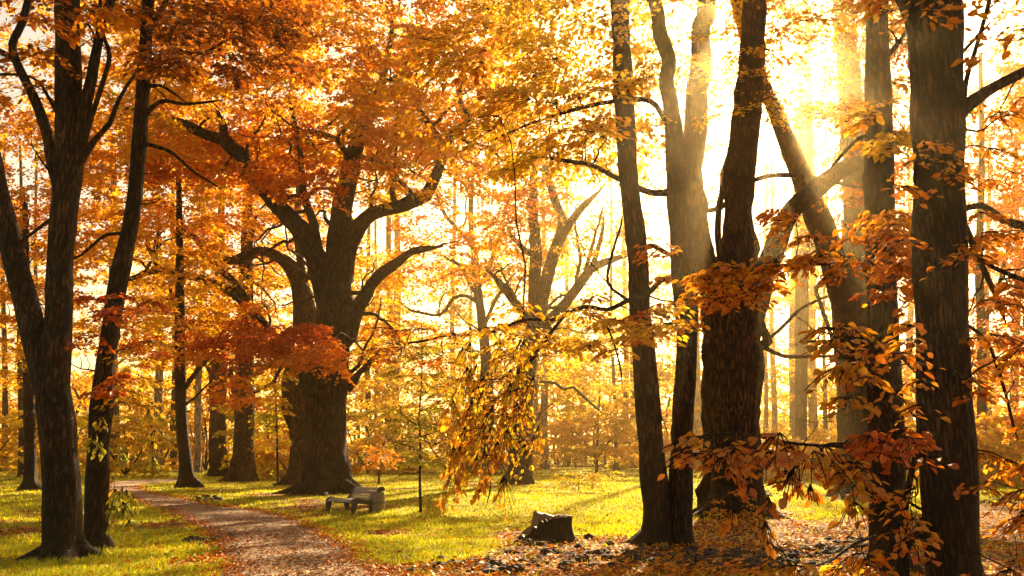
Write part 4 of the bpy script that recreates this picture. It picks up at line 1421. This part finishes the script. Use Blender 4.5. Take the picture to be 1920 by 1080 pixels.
tree('bush', 'wide layered bush of bright yellow leaves at the far side of the sunny meadow', (1118, 868),
     [[(1118, 868, 6), (1120, 830, 5), (1122, 780, 4), (1125, 730, 3)], [(1118, 860, 4), (1090, 820, 4), (1060, 790, 3)], [(1118, 860, 4), (1150, 820, 4), (1185, 800, 3)], [(1112, 850, 4), (1115, 800, 3), (1130, 765, 2)]],
     fol=[fol(1028, 1205, 790, 860, 60, 70, 80, 'yellow', 1.0, 90, .18, droop=.3), fol(1050, 1190, 720, 800, 60, 70, 64, 'yellow', 1.0, 90, .18, droop=.3)], sides=7, ext=0, step=.6, zmin=.2, cat='bush', depth=64)
BG = 'yellow bushes along the edge of the wood'
for (px, w, top, dd, mix, lab) in [
    (-60, 120, 800, 66, 'yellow', 'golden bush at the far left beyond the grass'), (110, 60, 790, 62, 'yellow', 'golden bush behind the thick forked trunk'),
    (235, 60, 800, 58, 'lime', 'green-yellow bush where the path vanishes, right of the slender leaning trunk'), (300, 50, 760, 80, 'yellow', 'yellow bush behind the pale blotched trunk'),
    (385, 45, 770, 82, 'yellow', 'yellow bush in the gap behind the knobby red-brown trunk'), (500, 60, 770, 62, 'lime', 'lime-yellow bush between the light-brown trunk and the oaks'),
    (545, 50, 820, 56, 'yellow', 'low golden bush behind the two old oaks'), (690, 55, 790, 70, 'yellow', 'golden bush behind the bench'),
    (765, 60, 770, 78, 'lime', 'lime bush behind the lone sapling'), (840, 60, 800, 74, 'yellow', 'yellow bush left of the hanging golden branch'),
    (930, 60, 800, 72, 'yellow', 'golden bush behind the hanging golden branch'), (1240, 70, 790, 84, 'yellow', 'yellow bush seen between the V-shaped pair of trunks'),
    (1330, 50, 800, 84, 'yellow', 'golden bush left of the broad dark oak base'), (1480, 70, 850, 52, 'yellow', 'low sunlit yellow bush in the gap right of the broad dark oak'),
    (1560, 45, 830, 66, 'yellow', 'golden bush left of the stout splitting trunk'), (1720, 50, 820, 60, 'yellow', 'golden bush left of the nearest trunk'),
    (1870, 90, 800, 44, 'yellow', 'yellow undergrowth bush right of the nearest trunk')]:
    gy_ = 850 + (EYE - float(height(0, dd))) * F / dd
    fx = [[(px, gy_, 6), (px + 3, gy_ - (gy_ - top) * .5, 4), (px - 2, top + 8, 2)], [(px, gy_ - 2, 4), (px + w * .5, (gy_ + top) / 2, 3), (px + w * .7, top + 15, 2)], [(px, gy_ - 2, 4), (px - w * .5, (gy_ + top) / 2, 3), (px - w * .7, top + 15, 2)]]
    tree('bush', lab, (px, gy_), fx, fol=[fol(px - w * 1.35, px + w * 1.35, top - 25, gy_ - 4, dd - 3, dd + 4, int(w * 1.5), mix, 1.1, 60, .27, droop=.3, gap=1.6, cut=-.3)], group=BG, sides=6, ext=0, step=.8, zmin=.15, cat='bush', depth=dd)

# a small leafy shoot at the foot of the broad dark oak, and seedlings in the sunny grass
tree('shoot', 'small leafy yellow shoot growing at the foot of the broad dark oak', (1362, 985),
     [[(1362, 985, 4), (1362, 950, 3), (1360, 915, 2)], [(1362, 975, 3), (1385, 945, 2), (1395, 925, 1.5)], [(1362, 975, 3), (1345, 950, 2)]],
     fol=[fol(1335, 1412, 915, 975, 19, 20.2, 18, 'gold', .26, 34, .07)], sides=6, ext=0, step=.15, zmin=.03, cat='plant', depth=19.6)
tree('meadow_plant', 'pale sunlit clump of low leafy plants in the middle of the meadow', (1085, 925),
     [[(1085, 925, 2), (1085, 905, 1.5), (1085, 890, 1)], [(1110, 920, 2), (1112, 900, 1)], [(1060, 920, 2), (1058, 900, 1)]],
     fol=[fol(1035, 1160, 882, 918, 34, 44, 60, 'lime', .4, 40, .09)], sides=5, ext=0, step=.3, zmin=.02, cat='plant', depth=38)
tree('shoot', 'arching shoot with drooping yellow-green leaves at the right of the slender leaning trunk', (205, 960),
     [[(195, 960, 3), (215, 930, 3), (235, 945, 2), (250, 970, 2)], [(197, 955, 3), (225, 950, 2), (240, 975, 1.5)]],
     fol=[fol(198, 262, 925, 985, 13.4, 14.6, 12, 'lime', .2, 16, .08, hang=True)], sides=6, ext=0, step=.15, zmin=.03, cat='plant', depth=14)


# ------------------------------------------------------------------ the far wood, one mass
def mass(name, bands, zmax=11.5):
    LV, LF, LT, off = [], [], [], 0
    for (x0, x1, y0, y1, d0, d1, n, mix, r, per, leaf, gap, cut) in bands:
        C = in_box((x0, x1, y0, y1, d0, d1), n)
        kn = vn(C[:, 0] / gap, C[:, 1] / gap, C[:, 2] / (gap * .7), 77)
        C = C[kn > cut]
        rad = r * RNG.uniform(.6, 1.3, len(C))
        P, D, Nn, L, tint, s_, t_ = sprays(C, RNG.uniform(0, 6.3, len(C)), rad, per, leaf, mix, .3)
        up = (P[:, 2] > height(P[:, 0], P[:, 1])) & (P[:, 2] < zmax)
        V_, F_, k_ = leaf_geo(P[up], D[up], Nn[up], L[up], .75, hexa=False)
        LV.append(V_)
        LF.append(F_ + off)
        LT.append(np.repeat(tint[up], k_, 0))
        off += len(V_)
    me = mesh_np(name, np.vstack(LV), np.vstack(LF), M_LEAF, tint=np.vstack(LT))
    STAT['tris'] += len(me.polygons)
    return tag(link(name, me), kind='stuff')


mass('far_wood_foliage', [
    (-500, 1100, 700, 862, 88, 120, 1500, 'yellow', 2.2, 44, .50, 6, -.5),
    (-500, 1080, 620, 720, 96, 130, 1000, 'yellow', 2.4, 44, .56, 7, -.45),
    (1080, 1640, 660, 860, 96, 130, 900, 'yellow', 2.4, 44, .54, 7, -.45),
    (1040, 1640, 560, 670, 96, 130, 300, 'yellow', 2.2, 42, .50, 6, -.2),
    (1620, 2500, 560, 862, 70, 120, 1200, 'gold', 2.4, 44, .50, 7, -.45),
])
mass('far_wood_crowns', [
    (1050, 1660, 450, 720, 82, 100, 660, 'yellow', 2.0, 60, .36, 4, -.3),
    (600, 1060, 450, 720, 80, 96, 560, 'yellow', 2.0, 60, .36, 4, -.3),
    (-350, 640, 450, 720, 74, 96, 760, 'gold', 2.0, 60, .36, 4, -.3),
], zmax=23)
# thin trunks of the far wood
x = np.r_[RNG.uniform(-70, 18, 90), RNG.uniform(18, 100, 70)]
y = RNG.uniform(92, 128, len(x))
P_ = np.stack([np.stack([x + RNG.normal(0, .2, len(x)) * k, y, height(x, y) - .2 + k * RNG.uniform(2, 2.6, len(x))], 1) for k in range(6)], 1)
R_ = RNG.uniform(.12, .30, len(x))[:, None] * np.linspace(1, .35, 6)[None]
V_, F_ = tubes_batch(P_, R_, 7)
tag(link('far_wood_trunks', mesh_np('far_wood_trunks', V_, F_, M_FAR, smooth=True)), kind='stuff')


# ------------------------------------------------------------------ bench
def wood_material(name, a, b_, scale=6):
    m, t, o = node_mat(name)
    tc = N(t, 'ShaderNodeTexCoord')
    oi = N(t, 'ShaderNodeObjectInfo')
    mp = N(t, 'ShaderNodeMapping')
    mp.inputs['Scale'].default_value = (1.2, 14, 14)
    t.links.new(tc.outputs['Object'], mp.inputs[0])
    ad = N(t, 'ShaderNodeVectorMath', operation='ADD')
    t.links.new(mp.outputs[0], ad.inputs[0])
    t.links.new(oi.outputs['Random'], ad.inputs[1])
    n_ = N(t, 'ShaderNodeTexNoise')
    n_.inputs['Scale'].default_value = scale
    n_.inputs['Detail'].default_value = 6
    t.links.new(ad.outputs[0], n_.inputs['Vector'])
    b = N(t, 'ShaderNodeBump')
    b.inputs['Distance'].default_value = .01
    t.links.new(n_.outputs['Fac'], b.inputs['Height'])
    p = N(t, 'ShaderNodeBsdfPrincipled')
    p.inputs['Roughness'].default_value = .6
    t.links.new(ramp(t, [(.3, a), (.7, b_)], n_.outputs['Fac']), p.inputs['Base Color'])
    t.links.new(b.outputs[0], p.inputs['Normal'])
    t.links.new(p.outputs[0], o.inputs[0])
    return m


M_SLAT = wood_material('weathered_slats', (.14, .10, .07), (.55, .43, .31))
M_FRAME = wood_material('dark_bench_frame', (.02, .012, .008), (.07, .045, .03), 3)
M_STAVE = wood_material('bin_staves', (.10, .06, .035), (.30, .20, .13))


def prism(pts, w0, w1):
    """closed outline pts (u,z) spread along local x from w0 to w1"""
    n = len(pts)
    V = [(w0, p[0], p[1]) for p in pts] + [(w1, p[0], p[1]) for p in pts]
    Fc = [tuple(range(n))[::-1], tuple(range(n, 2 * n))] + [(i, (i + 1) % n, n + (i + 1) % n, n + i) for i in range(n)]
    return V, Fc


def pyd(name, V, Fc, mat, bevel=0):
    me = bpy.data.meshes.new(name)
    me.from_pydata(V, [], Fc)
    me.materials.append(mat)
    return me


bg_ = ground(664, 960)
bench = link('park_bench', None, None, (bg_[0], bg_[1], bg_[2]))
tag(bench, 'weathered slatted bench with scrolled curved sides in front of the massive oak', 'bench')
bench.rotation_euler = (0, 0, math.radians(-43))
bench.scale = (1.06, 1.06, .87)
# profile: u runs to the front (-y of the bench), z up
prof = [(.50, .74), (.46, .79), (.40, .775), (.36, .70), (.325, .62), (.29, .54), (.245, .46), (.17, .40), (.06, .375), (-.06, .385), (-.18, .42), (-.29, .455), (-.40, .46), (-.48, .42), (-.52, .35)]
pc = catmull(np.array([[0, a, b] for a, b in prof]), .02)[:, 1:]
LW = 0.52                       # half length of the slats
seg = np.r_[0, np.cumsum(np.linalg.norm(np.diff(pc, axis=0), axis=1))]
nsl = 17
cuts = np.linspace(.07, seg[-1] - .0, nsl + 1)
for k in range(nsl):
    s0, s1 = cuts[k] + .009, cuts[k + 1] - .009
    pa = [np.interp(s0, seg, pc[:, q]) for q in (0, 1)]
    pb = [np.interp(s1, seg, pc[:, q]) for q in (0, 1)]
    dx, dz = pb[0] - pa[0], pb[1] - pa[1]
    l_ = math.hypot(dx, dz)
    nx_, nz_ = dz / l_ * -1, dx / l_
    if nz_ < 0 or (nz_ < .2 and nx_ > 0):
        nx_, nz_ = -nx_, -nz_
    th_ = .028
    out_ = [(pa[0], pa[1]), (pb[0], pb[1]), (pb[0] - nx_ * th_, pb[1] - nz_ * th_), (pa[0] - nx_ * th_, pa[1] - nz_ * th_)]
    jx = RNG.uniform(-.008, .008)
    V_, F_ = prism(out_, -LW + jx, LW + jx)
    so = link('slat', pyd('slat', V_, F_, M_SLAT), bench)
    mo = so.modifiers.new('edge', 'BEVEL')
    mo.width = .006
    mo.segments = 2
# scrolled side frames
for sx in (-LW - .045, LW + .045):
    up = pc[::2]
    tn = unit(np.gradient(up, axis=0))
    nn = np.stack([tn[:, 1], -tn[:, 0]], 1)
    nn[nn[:, 1] > 0] *= -1
    th_ = np.interp(np.linspace(0, 1, len(up)), [0, .15, .5, .8, 1], [.05, .065, .11, .13, .09])
    outer = up + np.array([0, .022])
    inner = up + nn * th_[:, None]
    inner[:, 1] = np.minimum(inner[:, 1], outer[:, 1] - .03)
    V_, F_ = prism([tuple(p) for p in np.vstack([outer, inner[::-1]])], sx - .035, sx + .035)
    link('side_frame', pyd('side_frame', V_, F_, M_FRAME), bench)
    # scroll at the top of the back
    ring = [(.475 + .075 * math.cos(a), .735 + .075 * math.sin(a)) for a in np.linspace(0, 2 * math.pi, 20, endpoint=False)]
    V_, F_ = prism(ring, sx - .04, sx + .04)
    link('scroll', pyd('scroll', V_, F_, M_FRAME), bench)
    for (u0, z0, u1, wt, wb) in [(-.42, .40, -.47, .17, .08), (.14, .34, .22, .16, .08)]:
        V_, F_ = prism([(u0 - wt / 2, z0), (u0 + wt / 2, z0), (u1 + wb / 2, -.08), (u1 - wb / 2, -.08)], sx - .036, sx + .036)
        link('leg', pyd('leg', V_, F_, M_FRAME), bench)
V_, F_ = prism([(-.30, .30), (-.30, .36), (-.24, .36), (-.24, .30)], -LW, LW)
link('cross_rail', pyd('cross_rail', V_, F_, M_FRAME), bench)
V_, F_ = prism([(.14, .27), (.14, .33), (.20, .33), (.20, .27)], -LW, LW)
link('cross_rail', pyd('cross_rail', V_, F_, M_FRAME), bench)
for o_ in bench.children:          # front of the profile is -y
    pass

# barrel shaped litter bin
bb = ground(706, 960)
binr = link('litter_bin', None, None, bb)
tag(binr, 'round barrel-shaped wooden litter bin beside the bench', 'bin')
NS = 22
hs = [0, .10, .22, .34, .46, .56]
rs = [.205, .232, .246, .240, .222, .200]
for k in range(NS):
    a0, a1 = 2 * math.pi * (k + .04) / NS, 2 * math.pi * (k + .96) / NS
    V_, F_ = [], []
    for h_, r_ in zip(hs, rs):
        for rr in (r_, r_ - .022):
            for a in (a0, a1):
                V_.append((rr * math.cos(a), rr * math.sin(a), h_ - .03))
    for q in range(len(hs) - 1):
        b0_ = q * 4
        F_ += [(b0_, b0_ + 1, b0_ + 5, b0_ + 4), (b0_ + 2, b0_ + 6, b0_ + 7, b0_ + 3), (b0_, b0_ + 4, b0_ + 6, b0_ + 2), (b0_ + 1, b0_ + 3, b0_ + 7, b0_ + 5)]
    e = (len(hs) - 1) * 4
    F_ += [(e, e + 1, e + 3, e + 2), (0, 2, 3, 1)]
    link('stave', pyd('stave', V_, F_, M_STAVE), binr)


def ring_mesh(name, r0, r1, z0, z1, mat, n=40):
    V_, F_ = [], []
    for k in range(n):
        a = 2 * math.pi * k / n
        for (r, z) in ((r0, z0), (r1, z0), (r1, z1), (r0, z1)):
            V_.append((r * math.cos(a), r * math.sin(a), z))
    for k in range(n):
        a, b_ = k * 4, ((k + 1) % n) * 4
        for q in range(4):
            F_.append((a + q, b_ + q, b_ + (q + 1) % 4, a + (q + 1) % 4))
    return pyd(name, V_, F_, mat)


link('hoop', ring_mesh('hoop', .238, .2495, .255, .275, M_FRAME), binr)
link('rim', ring_mesh('rim', .172, .206, .528, .548, M_STAVE), binr)
link('liner', ring_mesh('liner', .150, .171, .02, .50, M_FRAME), binr)

# ------------------------------------------------------------------ broken stump
g_ = ground(1028, 1014)
M_STUMP = bark_material('rotten_stump', (.010, .006, .004), (.075, .036, .018), 14, .04)
M_CUT = wood_material('old_cut_wood', (.05, .022, .01), (.24, .12, .05))
st = link('tree_stump', None, None, g_)
tag(st, 'low broken tree stump, dark and jagged, on the sunlit grass beside the leaf litter', 'stump')
NTH = 72
V_, F_ = [], []
ths = np.linspace(0, 2 * np.pi, NTH, endpoint=False)
top = []
for a in ths:
    c, s = math.cos(a), math.sin(a)
    # tall flat cut on the right, broken slope on the left
    h_ = .46 + .02 * c if c > -.05 else .46 + .62 * (c + .05) * .62
    if s > .35 and -.5 < c < .45:
        h_ = .52 - .10 * (c + .3)
    if c < -.05 and s <= .5:
        h_ += .11 * abs(math.sin(a * 13)) * (1 + c) + .08 * float(vn(a * 7, 0, 0, 5))
    top.append(max(.08, h_))
levels = 9
for li in range(levels):
    f = li / (levels - 1)
    for k, a in enumerate(ths):
        c, s = math.cos(a), math.sin(a)
        z = -.12 + (top[k] + .12) * f
        r = .33 + .10 * math.exp(-max(z, 0) / .10) * (1 + .5 * math.cos(a * 5 + 1))
        if c < 0:
            r += .16 * (-c) * (1 - f * .55)
        r *= 1 + .05 * float(vn(c * 3, s * 3, z * 2, 8)) + .022 * float(vn(a * 13, z * 2.5, 0, 9))
        V_.append((r * c * 1.06, r * s * .86, z))
for li in range(levels - 1):
    for k in range(NTH):
        k2 = (k + 1) % NTH
        F_.append((li * NTH + k, li * NTH + k2, (li + 1) * NTH + k2, (li + 1) * NTH + k))
me = pyd('bark', V_, F_, M_STUMP)
link('bark', me, st)
V2, F2 = [], []
o_top = (levels - 1) * NTH
for ring, (sc_, dz) in enumerate([(.995, .002), (.80, -.01), (.62, -.06), (.4, -.16), (.05, -.20)]):
    for k in range(NTH):
        x_, y_, z_ = V_[o_top + k]
        zz = z_ + dz * (1 if ring < 2 else 1)
        if ring >= 2:
            zz = min(zz, .30)
        zz += .018 * float(vn(k * .7, ring * 2, 0, 12)) if ring else 0
        V2.append((x_ * sc_, y_ * sc_, max(zz, .06)))
for r_ in range(4):
    for k in range(NTH):
        k2 = (k + 1) % NTH
        F2.append((r_ * NTH + k, r_ * NTH + k2, (r_ + 1) * NTH + k2, (r_ + 1) * NTH + k))
link('broken_top', pyd('broken_top', V2, F2, M_CUT), st)
st.rotation_euler = (math.radians(2), 0, math.radians(8))
st.scale = (1.22, 1.1, .95)

# ------------------------------------------------------------------ slatted fence far behind
M_FENCE = wood_material('fence_wood', (.05, .03, .015), (.16, .10, .05))
fr = link('slatted_fence', None, None, at(700, 860, 88)[0] * [1, 1, 0])
tag(fr, 'low wooden fence of slanting laths behind the yellow bushes beyond the meadow', 'fence')
f0 = np.array(fr.location)
FX0, FX1 = at(690, 860, 88)[0][0], at(1240, 860, 88)[0][0]
V_, F_ = [], []


def bar(V_, F_, p, q, w, th):
    """flat lath from p to q"""
    p, q = np.array(p, float), np.array(q, float)
    s_ = unit(np.cross(q - p, [0, 1.0, 0])) * w / 2
    y_ = np.array([0, th / 2, 0])
    b0_ = len(V_)
    for e_ in (p, q):
        for a, c in ((-1, -1), (1, -1), (1, 1), (-1, 1)):
            V_.append(tuple(e_ + s_ * a + y_ * c))
    F_ += [(b0_, b0_ + 1, b0_ + 2, b0_ + 3), (b0_ + 7, b0_ + 6, b0_ + 5, b0_ + 4)] + [(b0_ + k, b0_ + (k + 1) % 4 + 0, b0_ + 4 + (k + 1) % 4, b0_ + 4 + k) for k in range(4)]


xx = FX0
while xx < FX1:
    bar(V_, F_, (xx - f0[0], 0, .25), (xx - f0[0] - 1.6, 0, 1.75), .085, .03)
    xx += .27
tag(link('laths', pyd('laths', V_, F_, M_FENCE), fr), kind='stuff')
xx = FX0
while xx < FX1 + 1:
    V_, F_ = [], []
    bar(V_, F_, (xx - f0[0], .06, -.3), (xx - f0[0], .06, 1.95), .14, .09)
    link('post', pyd('post', V_, F_, M_FENCE), fr)
    xx += 3.0
for z_ in (.3, 1.7):
    V_, F_ = [], []
    bar(V_, F_, (FX0 - f0[0] - 1.6, .035, z_), (FX1 - f0[0], .035, z_), .09, .035)
    link('rail', pyd('rail', V_, F_, M_FENCE), fr)


# ------------------------------------------------------------------ pale house beyond the wood
def plaster(name, c):
    m, t, o = node_mat(name)
    tc = N(t, 'ShaderNodeTexCoord')
    n_ = N(t, 'ShaderNodeTexNoise')
    n_.inputs['Scale'].default_value = 1.5
    n_.inputs['Detail'].default_value = 7
    t.links.new(tc.outputs['Object'], n_.inputs['Vector'])
    p = N(t, 'ShaderNodeBsdfPrincipled')
    p.inputs['Roughness'].default_value = .8
    t.links.new(ramp(t, [(.3, tuple(v * .8 for v in c)), (.7, c)], n_.outputs['Fac']), p.inputs['Base Color'])
    t.links.new(p.outputs[0], o.inputs[0])
    return m


def house(px0, px1, d, h, lab, yaw=0):
    a, b_ = at(px0, 850, d)[0], at(px1, 850, d)[0]
    w = b_[0] - a[0]
    hr = link('house', None, None, (a[0] + w / 2, d + 3, float(height(a[0], d))))
    tag(hr, lab, 'house')
    V_ = [(x, y, z) for x in (-w / 2, w / 2) for y in (-3, 3) for z in (-.5, h)]
    Q = [(0, 1, 3, 2), (4, 6, 7, 5), (0, 4, 5, 1), (2, 3, 7, 6)]
    link('wall', pyd('wall', V_, Q, plaster('white_plaster', (.8, .8, .78))), hr)
    V_ = [(-w / 2 - .3, -3.4, h), (w / 2 + .3, -3.4, h), (w / 2 + .3, 3.4, h), (-w / 2 - .3, 3.4, h), (-w / 2 - .3, 0, h + 1.6), (w / 2 + .3, 0, h + 1.6)]
    link('roof', pyd('roof', V_, [(0, 1, 5, 4), (2, 3, 4, 5), (0, 4, 3), (1, 2, 5), (0, 3, 2, 1)], plaster('grey_roof', (.30, .26, .24))), hr)
    x_ = -w / 2 + 1.2
    while x_ < w / 2 - 1.5:
        V_ = [(x_ + p, y, z) for p in (0, 1.1) for y in (-3.06, -3.002) for z in (1.1, 2.4)]
        fo = link('window', pyd('window', V_, Q + [(1, 5, 7, 3), (0, 2, 6, 4)], plaster('window_frame', (.45, .4, .36))), hr)
        V_ = [(x_ + p, -3.064, z) for p in (.1, 1.0) for z in (1.2, 2.3)]
        link('pane', pyd('pane', V_, [(0, 2, 3, 1)], M_PANE), fo)
        x_ += 3.4


m, t, o = node_mat('window_glass')
M_PANE = m
p = N(t, 'ShaderNodeBsdfPrincipled')
p.inputs['Base Color'].default_value = (.03, .035, .04, 1)
p.inputs['Roughness'].default_value = .08
t.links.new(p.outputs[0], o.inputs[0])
house(1405, 1600, 132, 5.0, 'white house glimpsed low between the trunks behind the meadow, right of the broad dark oak')
house(1880, 2060, 110, 3.2, 'pale low building glimpsed through the red leaves right of the nearest trunk')

print('STAT', STAT, 'objects', len(bpy.data.objects))
